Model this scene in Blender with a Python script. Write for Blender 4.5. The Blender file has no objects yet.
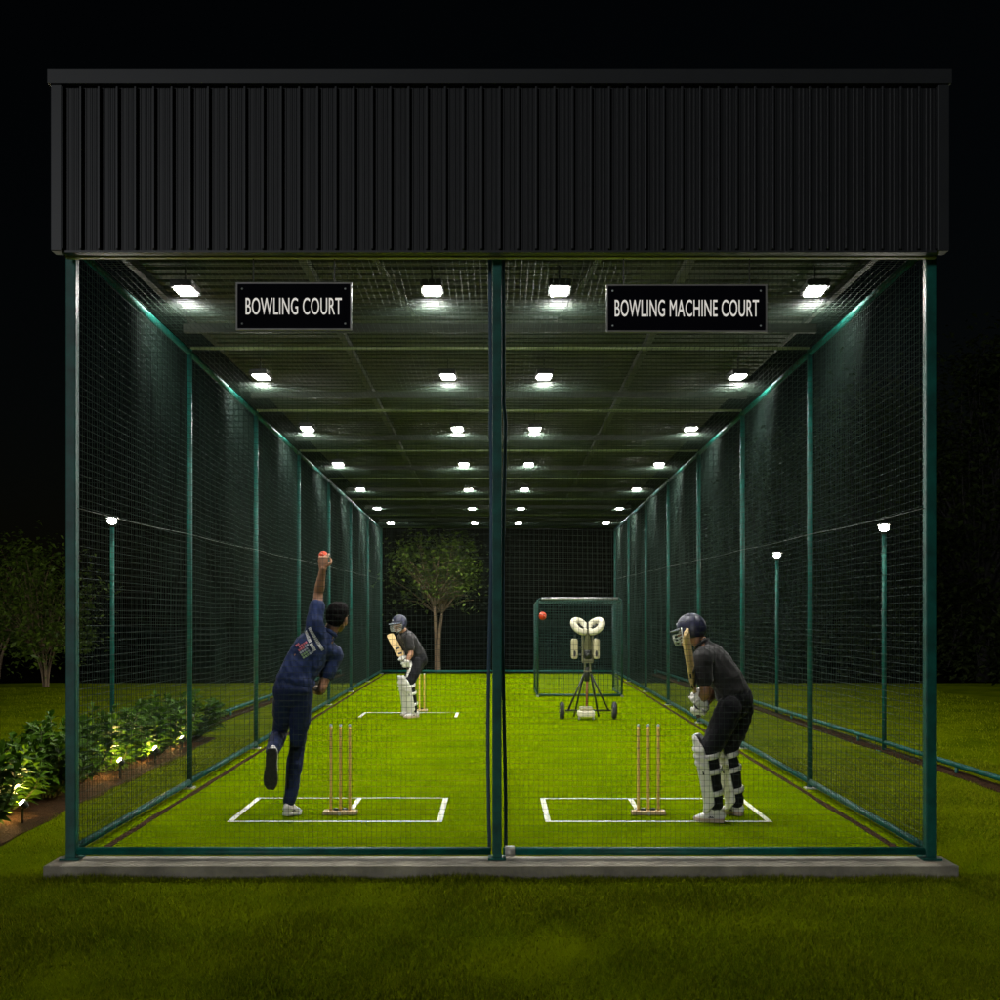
import bpy, bmesh, math, random
import numpy as np
from mathutils import Vector, Matrix, noise
from mathutils.bvhtree import BVHTree

random.seed(7)
rng = np.random.default_rng(7)
SC = bpy.context.scene
COL = SC.collection
F, CX, HY, CH = 1200.0, 497.0, 604.0, 1.65
V = Vector

X, Y, Z = V((1, 0, 0)), V((0, 1, 0)), V((0, 0, 1))


def at(px, py, d):
    """point of the place seen at photo pixel (px, py) at distance d along Y"""
    return V(((px - CX) * d / F, d, CH - (py - HY) * d / F))


# ------------------------------------------------------------------ materials
def mat(name, col, rough=0.6, metal=0.0, var=0.12, scale=6.0, bump=0.0, bscale=60.0,
        col2=None, spec=0.5, emit=None, estr=0.0, sheen=0.0, stretch=None, trans=0.0, coat=0.0):
    m = bpy.data.materials.new(name)
    m.use_nodes = True
    nt = m.node_tree
    b = nt.nodes['Principled BSDF']
    b.inputs['Roughness'].default_value = rough
    b.inputs['Metallic'].default_value = metal
    b.inputs['Specular IOR Level'].default_value = spec
    b.inputs['Sheen Weight'].default_value = sheen
    b.inputs['Coat Weight'].default_value = coat
    tc = nt.nodes.new('ShaderNodeTexCoord')
    src = tc.outputs['Object']
    if stretch:
        mp = nt.nodes.new('ShaderNodeMapping')
        mp.inputs['Scale'].default_value = stretch
        nt.links.new(src, mp.inputs['Vector'])
        src = mp.outputs['Vector']
    nz = nt.nodes.new('ShaderNodeTexNoise')
    nz.inputs['Scale'].default_value = scale
    nz.inputs['Detail'].default_value = 5
    nz.inputs['Roughness'].default_value = 0.6
    nt.links.new(src, nz.inputs['Vector'])
    rp = nt.nodes.new('ShaderNodeValToRGB')
    c1 = col
    if col2 is None:
        c0 = [max(0, c * (1 - 2 * var)) for c in col]
        c1 = [c * (1 + 2 * var) for c in col]
    else:
        c0 = col2
    rp.color_ramp.elements[0].position = 0.3
    rp.color_ramp.elements[1].position = 0.7
    rp.color_ramp.elements[0].color = (*c0, 1)
    rp.color_ramp.elements[1].color = (*c1, 1)
    nt.links.new(nz.outputs['Fac'], rp.inputs['Fac'])
    nt.links.new(rp.outputs['Color'], b.inputs['Base Color'])
    if bump > 0:
        nb = nt.nodes.new('ShaderNodeTexNoise')
        nb.inputs['Scale'].default_value = bscale
        nb.inputs['Detail'].default_value = 4
        nt.links.new(src, nb.inputs['Vector'])
        bp = nt.nodes.new('ShaderNodeBump')
        bp.inputs['Strength'].default_value = bump
        bp.inputs['Distance'].default_value = 0.01
        nt.links.new(nb.outputs['Fac'], bp.inputs['Height'])
        nt.links.new(bp.outputs['Normal'], b.inputs['Normal'])
    if emit:
        b.inputs['Emission Color'].default_value = (*emit, 1)
        b.inputs['Emission Strength'].default_value = estr
    return m


M = {}
M['green'] = mat('green_paint', (.002, .082, .062), .48, var=.22, scale=7, bump=.12, bscale=120, spec=.3)
M['goalgreen'] = mat('goal_paint', (.0015, .042, .032), .5, var=.2, scale=9)
M['galv'] = mat('galvanised_steel', (.45, .47, .46), .38, metal=.8, var=.1)
M['plate'] = mat('base_plate_steel', (.5, .48, .42), .5, metal=.3)
M['net'] = mat('net_twine', (.010, .034, .023), .85, var=.2, scale=30)
M['netdark'] = mat('net_twine_dark', (.008, .020, .012), .7, var=.2, scale=30)
M['netgoal'] = mat('goal_net_twine', (.012, .055, .042), .6, var=.2, scale=30)
M['rope'] = mat('support_rope', (.035, .05, .036), .7, var=.2, scale=50)
M['bluerope'] = mat('net_border_tape', (.03, .07, .12), .6)
M['fascia'] = mat('charcoal_cladding', (.0090, .0101, .0110), .5, var=.10, scale=3, bump=.06, bscale=14, stretch=(3, 3, .25), spec=.35)
M['trim'] = mat('charcoal_trim', (.021, .023, .0245), .45, var=.06, scale=3, spec=.35)
M['seam'] = mat('cladding_seam', (.017, .0185, .020), .42, var=.05, spec=.35)
M['soffit'] = mat('soffit_edge', (.42, .42, .30), .45, var=.1)  # pale yellowish tone carries light thrown up from the turf
M['roof'] = mat('roof_underside', (.036, .040, .026), .6, var=.3, scale=2.0, bump=.15, bscale=20, stretch=(1, .3, 1))
M['bar'] = mat('crossbar_turf_tint', (.17, .225, .09), .35, var=.15)  # yellow-green tone is turf reflection put into the colour of green bars
M['concrete'] = mat('concrete', (.27, .245, .19), .85, var=.22, scale=4, bump=.4, bscale=90)
M['turf'] = mat('artificial_turf', (.165, .235, 0), .95, var=.1, scale=1.4, bump=.9, bscale=300, col2=(.115, .185, 0), spec=0)
M['lawn'] = mat('lawn_ground', (.135, .17, .001), .95, scale=1.3, bump=.8, bscale=110, col2=(.06, .095, .001), spec=0)
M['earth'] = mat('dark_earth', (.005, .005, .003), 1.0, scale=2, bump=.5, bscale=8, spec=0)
M['soil'] = mat('garden_soil', (.036, .018, .008), .95, var=.3, scale=18, bump=.9, bscale=70, spec=.05)
M['line'] = mat('line_paint', (.74, .75, .60), .8, var=.06, scale=18, bump=.3, bscale=200)
M['blade'] = mat('grass_blade', (.30, .32, .012), .8, scale=42, col2=(.045, .085, .001), spec=0)
M['leaf'] = mat('hedge_leaf', (.085, .175, .008), .5, scale=9, col2=(.030, .082, .004), spec=.12)
M['treeleaf'] = mat('tree_leaf', (.13, .20, .012), .55, scale=4, col2=(.03, .06, .005))
M['darkleaf'] = mat('evergreen_leaf', (.022, .030, .008), .7, scale=5, col2=(.010, .015, .004), spec=.03)
M['bark'] = mat('bark', (.16, .11, .06), .9, var=.3, scale=14, bump=.6, bscale=40, stretch=(1, 1, .25))
M['darkbark'] = mat('dark_bark', (.006, .005, .004), .95, var=.3, scale=14, bump=.6, bscale=40)
M['stem'] = mat('green_stem', (.08, .09, .03), .8, var=.2)
M['lamp'] = mat('lamp_diffuser', (.9, .9, .9), .5, emit=(1.0, .98, .93), estr=640)
M['parklamp'] = mat('park_lamp_diffuser', (.9, .9, .9), .5, emit=(1.0, .95, .82), estr=850)
M['bedlamp'] = mat('bed_lamp_lens', (.9, .9, .8), .5, emit=(1.0, .68, .22), estr=2100)
M['housing'] = mat('lamp_housing', (.02, .02, .02), .5)
M['black'] = mat('black_plastic', (.012, .012, .013), .5)
M['sign'] = mat('sign_board', (.003, .003, .006), .7, var=.05, spec=.04)
M['signframe'] = mat('sign_frame', (.22, .21, .2), .4)
M['letters'] = mat('sign_lettering', (.72, .68, .62), .6, var=.03, emit=(1.0, .95, .88), estr=.5)  # mild emission stands in for front light falling on the letters
M['skin'] = mat('skin', (.30, .145, .075), .5, var=.08, scale=14, bump=.08, bscale=90)
M['skinpale'] = mat('skin_light', (.36, .18, .10), .5, var=.08, scale=14, bump=.08, bscale=90)
M['hair'] = mat('black_hair', (.006, .005, .005), .75, var=.3, scale=60, bump=.5, bscale=160, spec=.06)
M['navy'] = mat('navy_jersey', (.009, .021, .080), .7, var=.1, scale=9, bump=.12, bscale=50, sheen=.04, spec=.22)
M['navytr'] = mat('navy_trousers', (.008, .017, .062), .72, var=.1, scale=9, bump=.12, bscale=40, sheen=.03, spec=.2)
M['blackcloth'] = mat('black_cloth', (.0135, .012, .012), .7, var=.12, scale=9, bump=.14, bscale=50, sheen=.12, spec=.3)
M['blacktr'] = mat('black_trousers', (.006, .006, .008), .75, var=.12, scale=9, bump=.14, bscale=40, sheen=.05, spec=.2)
M['padwhite'] = mat('pad_white', (.80, .77, .71), .6, var=.06, scale=12, bump=.15, bscale=70)
M['shoewhite'] = mat('shoe_white', (.78, .74, .70), .55, var=.06, scale=15, bump=.12, bscale=90)
M['sole'] = mat('rubber_sole', (.50, .38, .26), .7, var=.15, scale=20)
M['soledark'] = mat('dark_rubber_sole', (.02, .019, .017), .75, var=.3, scale=40, bump=.5, bscale=160)
M['helmet'] = mat('helmet_navy', (.016, .018, .045), .42, var=.08, scale=10)
M['grill'] = mat('grill_steel', (.62, .62, .6), .32, metal=.7)
M['willow'] = mat('willow', (.72, .50, .20), .5, var=.14, scale=7, stretch=(8, 8, .8))
M['grip'] = mat('bat_grip', (.06, .04, .03), .7)
M['stump'] = mat('stump_wood', (.84, .54, .14), .5, var=.18, scale=12, stretch=(6, 6, .7))
M['stumpbase'] = mat('stump_base_wood', (.58, .42, .20), .6, var=.15, scale=14)
M['ball'] = mat('orange_ball', (.78, .062, .010), .6, var=.06, scale=20)
M['seamthread'] = mat('ball_seam', (.75, .62, .5), .7)
M['cream'] = mat('cream_enamel', (.40, .36, .20), .42, var=.08, scale=8)
M['creamrub'] = mat('cream_rubber', (.66, .62, .45), .55, var=.06, scale=8)
M['olive'] = mat('olive_metal', (.10, .10, .045), .45, var=.15)
M['gunmetal'] = mat('gun_metal', (.035, .038, .034), .4, metal=.5)
M['rust'] = mat('rust_paint', (.22, .07, .035), .6, var=.2, scale=20)
M['tyre'] = mat('tyre_rubber', (.02, .021, .022), .75)
M['white'] = mat('white_print', (.78, .78, .78), .7, var=.02)
M['pink'] = mat('pink_print', (.62, .16, .2), .7, var=.02)
M['greenprint'] = mat('green_print', (.28, .42, .24), .7, var=.02)
M['greyprint'] = mat('grey_print', (.34, .38, .45), .7, var=.02)
M['eye'] = mat('eye_white', (.6, .58, .55), .2)


# ------------------------------------------------------------------ mesh helpers
def wloc(o):
    p = V((0, 0, 0))
    while o is not None:
        p = p + o.location
        o = o.parent
    return p


def link(name, me, m, parent=None, loc=None, smooth=False):
    """link a mesh whose vertices are in world space as ONE object"""
    o = bpy.data.objects.new(name, me)
    COL.objects.link(o)
    if m is not None:
        for mm in (m if isinstance(m, (list, tuple)) else [m]):
            me.materials.append(mm)
    if parent is not None:
        o.parent = parent
        sh = wloc(parent)
    else:
        sh = V(loc) if loc is not None else V((0, 0, 0))
        o.location = sh
    if sh.length > 0:
        me.transform(Matrix.Translation(-sh))
    if smooth:
        me.polygons.foreach_set('use_smooth', [True] * len(me.polygons))
    me.update()
    return o


def tag(o, label=None, cat=None, group=None, kind=None):
    if label: o['label'] = label
    if cat: o['category'] = cat
    if group: o['group'] = group
    if kind: o['kind'] = kind
    return o


def empty(name, loc, label=None, cat=None, group=None):
    o = bpy.data.objects.new(name, None)
    o.empty_display_size = .1
    COL.objects.link(o)
    o.location = loc
    return tag(o, label, cat, group)


def copy_tree(o, parent=None):
    c = o.copy()
    COL.objects.link(c)
    if parent is not None:
        c.parent = parent
    for ch in list(o.children):
        copy_tree(ch, c)
    return c


class MB:
    def __init__(s):
        s.v = []
        s.f = []

    def add(s, vs, fs):
        k = len(s.v)
        s.v.extend([tuple(x) for x in vs])
        s.f.extend([tuple(i + k for i in f) for f in fs])
        return s

    def obox(s, c, ax, ay, az):
        """oriented box: centre and three half-axis vectors"""
        c, ax, ay, az = V(c), V(ax), V(ay), V(az)
        vs = [c + ax * i + ay * j + az * k for k in (-1, 1) for j in (-1, 1) for i in (-1, 1)]
        return s.add(vs, [(0, 2, 3, 1), (4, 5, 7, 6), (0, 1, 5, 4), (2, 6, 7, 3), (0, 4, 6, 2), (1, 3, 7, 5)])

    def box(s, x0, x1, y0, y1, z0, z1, bev=0.0):
        if bev <= 0:
            return s.obox(((x0 + x1) / 2, (y0 + y1) / 2, (z0 + z1) / 2), ((x1 - x0) / 2, 0, 0), (0, (y1 - y0) / 2, 0), (0, 0, (z1 - z0) / 2))
        bm = bmesh.new()
        bmesh.ops.create_cube(bm, size=1)
        for v in bm.verts:
            v.co = V(((x0 + x1) / 2 + v.co.x * (x1 - x0), (y0 + y1) / 2 + v.co.y * (y1 - y0), (z0 + z1) / 2 + v.co.z * (z1 - z0)))
        bmesh.ops.bevel(bm, geom=bm.edges[:], offset=bev, segments=2, profile=.6, affect='EDGES')
        bm.verts.index_update()
        s.add([v.co.copy() for v in bm.verts], [[v.index for v in f.verts] for f in bm.faces])
        bm.free()
        return s

    def loft(s, pts, rads, ax=None, n=14, cap='round', ex=2.0):
        pts = [V(p) for p in pts]
        N = len(pts)
        rads = [(r, r) if not isinstance(r, (tuple, list)) else r for r in rads]
        rings = []
        prev = None
        for i in range(N):
            t = (pts[min(i + 1, N - 1)] - pts[max(i - 1, 0)])
            if t.length < 1e-9: t = V((0, 0, 1))
            t.normalize()
            a = (ax[i] if isinstance(ax, list) else ax) if ax is not None else prev
            if a is None:
                a = V((1, 0, 0)) if abs(t.x) < .8 else V((0, 1, 0))
            a = V(a)
            u = a - t * a.dot(t)
            if u.length < 1e-6:
                u = t.orthogonal()
            u.normalize()
            prev = u
            rings.append((pts[i], u, t.cross(u), rads[i], t))
        if cap == 'round':
            p, u, w, r, t = rings[0]
            m = min(r)
            pre = [(p - t * m * k, u, w, (r[0] * q, r[1] * q), t) for k, q in ((.92, .38), (.7, .7), (.38, .92))]
            p, u, w, r, t = rings[-1]
            m = min(r)
            post = [(p + t * m * k, u, w, (r[0] * q, r[1] * q), t) for k, q in ((.38, .92), (.7, .7), (.92, .38))]
            rings = pre + rings + post
        vs = []
        for p, u, w, r, t in rings:
            for k in range(n):
                th = 2 * math.pi * k / n
                c, si = math.cos(th), math.sin(th)
                if ex != 2.0:
                    c = math.copysign(abs(c) ** (2 / ex), c)
                    si = math.copysign(abs(si) ** (2 / ex), si)
                vs.append(p + u * (r[0] * c) + w * (r[1] * si))
        fs = []
        R = len(rings)
        for i in range(R - 1):
            for k in range(n):
                a, b = i * n + k, i * n + (k + 1) % n
                fs.append((a, b, b + n, a + n))
        if cap:
            fs.append(tuple(reversed(range(n))))
            fs.append(tuple(range((R - 1) * n, R * n)))
        return s.add(vs, fs)

    def bar(s, p, q, r, n=8, cap=True):
        return s.loft([p, q], [r, r], n=n, cap='flat' if cap else None)

    def tube(s, pts, r, n=8, cap='flat'):
        return s.loft(pts, [r] * len(pts), n=n, cap=cap)

    def ell(s, c, r, axes=None, nu=16, nv=10):
        c = V(c)
        X, Y, Z = axes if axes else (V((1, 0, 0)), V((0, 1, 0)), V((0, 0, 1)))
        vs = [c - Z * r[2]]
        for j in range(1, nv):
            ph = -math.pi / 2 + math.pi * j / nv
            for i in range(nu):
                th = 2 * math.pi * i / nu
                vs.append(c + X * (r[0] * math.cos(ph) * math.cos(th)) + Y * (r[1] * math.cos(ph) * math.sin(th)) + Z * (r[2] * math.sin(ph)))
        vs.append(c + Z * r[2])
        fs = [(0, 1 + (i + 1) % nu, 1 + i) for i in range(nu)]
        for j in range(nv - 2):
            for i in range(nu):
                a, b = 1 + j * nu + i, 1 + j * nu + (i + 1) % nu
                fs.append((a, b, b + nu, a + nu))
        top = len(vs) - 1
        b0 = 1 + (nv - 2) * nu
        fs += [(top, b0 + i, b0 + (i + 1) % nu) for i in range(nu)]
        return s.add(vs, fs)

    def torus(s, c, axis, R, r, n=28, k=10, squash=1.0, u=None, stretch=1.0):
        """ring round axis; squash scales its section along the axis"""
        c, axis = V(c), V(axis).normalized()
        u = V(u) if u is not None else axis.orthogonal()
        u = (u - axis * u.dot(axis)).normalized()
        w = axis.cross(u)
        vs = []
        for i in range(n):
            a = 2 * math.pi * i / n
            d = u * (math.cos(a) * stretch) + w * math.sin(a)
            for j in range(k):
                b = 2 * math.pi * j / k
                vs.append(c + d * (R + r * math.cos(b)) + axis * (r * squash * math.sin(b)))
        fs = []
        for i in range(n):
            for j in range(k):
                fs.append((i * k + j, ((i + 1) % n) * k + j, ((i + 1) % n) * k + (j + 1) % k, i * k + (j + 1) % k))
        return s.add(vs, fs)

    def mesh(s, name):
        me = bpy.data.meshes.new(name)
        me.from_pydata(s.v, [], s.f)
        me.update()
        return me

    def build(s, name, m, parent=None, loc=None, smooth=False):
        return link(name, s.mesh(name), m, parent, loc, smooth)

    def fuse(s, name, m, parent, voxel=.008, it=4, fac=.5, fold=0.0, seed=0.0, dense=9.0):
        """voxel-union of all the pieces into one continuous surface, smoothed, with optional cloth folds"""
        me = s.mesh(name)
        ts = bpy.data.scenes.new('scratch')
        o = bpy.data.objects.new('fuse_tmp', me)
        ts.collection.objects.link(o)
        r = o.modifiers.new('r', 'REMESH')
        r.mode = 'VOXEL'
        r.voxel_size = voxel
        if it:
            sm = o.modifiers.new('s', 'SMOOTH')
            sm.factor = fac
            sm.iterations = it
        ts.view_layers[0].update()
        dg = ts.view_layers[0].depsgraph
        out = bpy.data.meshes.new_from_object(o.evaluated_get(dg))
        out.name = name
        bpy.data.objects.remove(o)
        bpy.data.meshes.remove(me)
        bpy.data.scenes.remove(ts)
        if fold > 0:
            nrm = [v.normal.copy() for v in out.vertices]
            pos = []
            for v, vn in zip(out.vertices, nrm):
                c = v.co
                q = V((c.x * dense + seed, c.y * dense, c.z * dense * .75 + (c.x - c.y) * dense * .5))
                d = noise.noise(q) + .55 * noise.noise(q * 2.3)
                rid = 1 - abs(noise.noise(q * 1.4 + V((7, 3, 1)))) * 2
                pos.extend(c + vn * (fold * (.6 * d + .5 * rid)))
            out.vertices.foreach_set('co', pos)
            out.update()
        return link(name, out, m, parent, None, True)


def spline(pts, k=4):
    """Catmull-Rom resample of a list of tuples/vectors"""
    P = [np.array(p, float) for p in pts]
    out = []
    for i in range(len(P) - 1):
        p0, p1, p2, p3 = P[max(i - 1, 0)], P[i], P[i + 1], P[min(i + 2, len(P) - 1)]
        for j in range(k):
            t = j / k
            out.append(.5 * (2 * p1 + (p2 - p0) * t + (2 * p0 - 5 * p1 + 4 * p2 - p3) * t * t + (3 * p1 - p0 - 3 * p2 + p3) * t ** 3))
    out.append(P[-1])
    return out


def limb(mb, pts, rads, ax=None, k=4, n=14):
    rr = [(r, r) if not isinstance(r, (tuple, list)) else r for r in rads]
    axs = ax if isinstance(ax, list) else None
    data = []
    for i, (p, r) in enumerate(zip(pts, rr)):
        a = axs[i] if axs else (ax if ax is not None else V((1, 0, 0)))
        data.append((*p, *r, *a))
    q = spline(data, k)
    mb.loft([V(d[:3]) for d in q], [(max(d[3], .003), max(d[4], .003)) for d in q], [V(d[5:8]) for d in q] if ax is not None else None, n)


def np_mesh(name, verts, faces_flat, corners):
    """verts (N,3); faces given as flat index array with `corners` corners each"""
    me = bpy.data.meshes.new(name)
    nf = len(faces_flat) // corners
    me.vertices.add(len(verts))
    me.vertices.foreach_set('co', np.asarray(verts, np.float32).ravel())
    me.loops.add(len(faces_flat))
    me.loops.foreach_set('vertex_index', np.asarray(faces_flat, np.int32))
    me.polygons.add(nf)
    me.polygons.foreach_set('loop_start', np.arange(0, nf * corners, corners, dtype=np.int32))
    me.update(calc_edges=True)
    me.validate()
    return me


# ------------------------------------------------------------------ levels of the place
XL, XR = -2.75, 2.80
Y0, BAY, NB = 7.77, 2.96, 7
YB = Y0 + BAY * NB


def ztop(y):
    return 3.925 - .0265 * (y - 10.73)


def lawn_z(y):
    t = min(1, max(0, (y - 6.9) / 2.2))
    return -.09 + .07 * t * t * (3 - 2 * t)


# ------------------------------------------------------------------ balls
def ball(p, r, label):
    e = MB().ell(p, (r, r, r), None, 24, 16).build('ball', M['ball'], None, p, True)
    tag(e, label, 'ball', 'orange cricket balls')
    MB().torus(p, V((.5, .3, .8)), r * .985, .0016, 28, 6).build('seam', M['seamthread'], e)


ball(at(542.5, 616, 11.0), .037, 'orange ball flying through the air in front of the practice goal')


# ------------------------------------------------------------------ people
def frame_of(f, up):
    f = V(f).normalized()
    up = V(up)
    up = (up - f * up.dot(f)).normalized()
    return f.cross(up), f, up      # right, forward, up


def head_pieces(mb, c, fr, s=1.0):
    R, Fw, U = fr
    P = lambda x, y, z: V(c) + (R * x + Fw * y + U * z) * s
    E = lambda p, r: mb.ell(P(*p), tuple(q * s for q in r), (R, Fw, U))
    E((0, -.012, .028), (.074, .094, .088))
    E((0, .030, -.045), (.056, .062, .066))
    E((0, .072, -.088), (.026, .024, .022))
    for sx in (-1, 1):
        E((sx * .040, .058, -.022), (.026, .030, .030))
        E((sx * .078, -.006, -.012), (.010, .024, .034))
        E((sx * .078, .000, -.036), (.009, .012, .014))
    mb.loft([P(-.05, .066, .030), P(-.02, .084, .034), P(.02, .084, .034), P(.05, .066, .030)], [.011 * s] * 4, n=8)
    mb.loft([P(0, .082, .024), P(0, .098, -.004), P(0, .108, -.020)], [.010 * s, .012 * s, .016 * s], n=10)
    mb.loft([P(-.024, .084, -.053), P(0, .094, -.051), P(.024, .084, -.053)], [.007 * s] * 3, n=8)
    mb.loft([P(-.020, .084, -.063), P(0, .093, -.064), P(.020, .084, -.063)], [.007 * s] * 3, n=8)


def eyes(c, fr, parent, s=1.0):
    R, Fw, U = fr
    for sx in (-1, 1):
        p = V(c) + (R * (sx * .031) + Fw * .080 + U * .006) * s
        ey = MB().ell(p, (.013 * s, .011 * s, .009 * s), (R, Fw, U), 12, 8).build('eye', M['eye'], parent, smooth=True)
        MB().ell(p + Fw * .008 * s, (.006 * s, .005 * s, .006 * s), (R, Fw, U), 10, 6).build('iris', M['black'], ey, smooth=True)


def hand_pieces(mb, w, d, p, s, curl=(25, 35, 25), fat=1.0, thumb=.5, spread=.0):
    """wrist w, direction d to the knuckles, palm normal p, thumb side s"""
    d = V(d).normalized()
    p = V(p); p = (p - d * p.dot(d)).normalized()
    s_ = d.cross(p)
    if s_.dot(V(s)) < 0: s_ = -s_
    w = V(w)
    mb.loft([w - d * .01, w + d * .03, w + d * .06, w + d * .09], [(.026 * fat, .019 * fat), (.034 * fat, .018 * fat), (.040 * fat, .016 * fat), (.039 * fat, .013 * fat)], s_, 14)
    for i, (o, L) in enumerate(((.029, .074), (.0095, .082), (-.010, .076), (-.029, .060))):
        pt = w + d * .088 + s_ * o * fat
        ang = 0
        pts = [w + d * .06 + s_ * o * .9 * fat, pt]
        dirv = d
        for a, f in zip(curl, (.46, .30, .24)):
            ang += math.radians(a)
            dirv = d * math.cos(ang) + p * math.sin(ang) + s_ * (spread * o * 8)
            pt = pt + dirv * (L * f)
            pts.append(pt)
        r = .0088 * fat * (1 if i < 3 else .88)
        mb.loft(pts, [r * 1.05, r * 1.05, r, r * .94, r * .8], s_, 8)
    b = w + d * .025 + s_ * .026 * fat
    t1 = b + (s_ * .7 + d * .55 + p * .35).normalized() * .04
    t2 = t1 + (s_ * (.5 - thumb) + d * .7 + p * thumb).normalized() * .034
    t3 = t2 + (s_ * (.1 - thumb) + d * .7 + p * thumb).normalized() * .026
    mb.loft([w + d * .012 + s_ * .012, b, t1, t2, t3], [.014 * fat, .014 * fat, .0115 * fat, .0105 * fat, .0085 * fat], p, 8)


def shoe(parent, ankle, heel, toe, up, m_up, m_sole, stripe=True):
    heel, toe, up, ankle = V(heel), V(toe), V(up), V(ankle)
    f = (toe - heel)
    L = f.length
    f.normalize()
    up = (up - f * up.dot(f)).normalized()
    s = f.cross(up)
    ts = [0.0, .08, .22, .38, .55, .72, .88, 1.0]
    ws = [.020, .031, .034, .034, .039, .045, .039, .018]
    hs = [.055, .078, .086, .076, .060, .046, .036, .022]
    k = L / .285
    mb = MB()
    mb.loft([heel + f * (t * L) + up * (.016 + h * .5) for t, h in zip(ts, hs)], [(w * max(k, .85), h * .5) for w, h in zip(ws, hs)], s, 16, ex=2.5)
    mb.loft([heel + f * .075 * k + up * .055, heel.lerp(ankle, .8) + f * .03, ankle + up * .02], [(.036, .044), (.036, .044), (.035, .038)], s, 14)
    o = mb.fuse('shoe', m_up, parent, .006, 3)
    n = 26
    top, bot = [], []
    wsp = spline([(t, w) for t, w in zip(ts, ws)], 3)
    outl = [(t, w + .005) for t, w in wsp] + [(t, -w - .005) for t, w in reversed(wsp)]
    vs = []
    for zz, g in ((0, .93), (.006, 1.0), (.020, 1.0), (.026, .97)):
        for t, w in outl:
            roll = .012 * max(0, (t - .75) / .25) ** 2
            vs.append(heel + f * ((t - .5) * L * (1 + .05 * g) + .5 * L) + s * (w * g * max(k, .85)) + up * (zz + roll))
    m_ = len(outl)
    fs = [tuple(reversed(range(m_))), tuple(range(3 * m_, 4 * m_))]
    for r in range(3):
        for i in range(m_):
            fs.append((r * m_ + i, r * m_ + (i + 1) % m_, (r + 1) * m_ + (i + 1) % m_, (r + 1) * m_ + i))
    MB().add(vs, fs).build('sole', m_sole, o)
    mb = MB()
    for t in (.46, .54, .62):
        h = np.interp(t, ts, hs) + .012
        wd = np.interp(t, ts, ws)
        c = heel + f * (t * L) + up * h
        mb.loft([c - s * wd * .62 - up * .006, c + up * .007, c + s * wd * .62 - up * .006], [.0035] * 3, n=6)
    mb.build('lace', M['greyprint'], o)
    if stripe:
        for sg in (-1, 1):
            mb = MB()
            for t in (.36, .43):
                wd = np.interp(t, ts, ws) * max(k, .85)
                mb.loft([heel + f * (t * L) + s * sg * (wd + .001) + up * .034, heel + f * ((t + .06) * L) + s * sg * (wd * .8) + up * .066], [(.006, .002)] * 2, f, 6, 'flat')
            mb.obox(heel + f * (.42 * L) + s * sg * (np.interp(.42, ts, ws) * max(k, .85) + .001) + up * .036, f * .02, s * .0012, up * .003)
            mb.build('side_stripe', M['black'], o)
    return o


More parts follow.
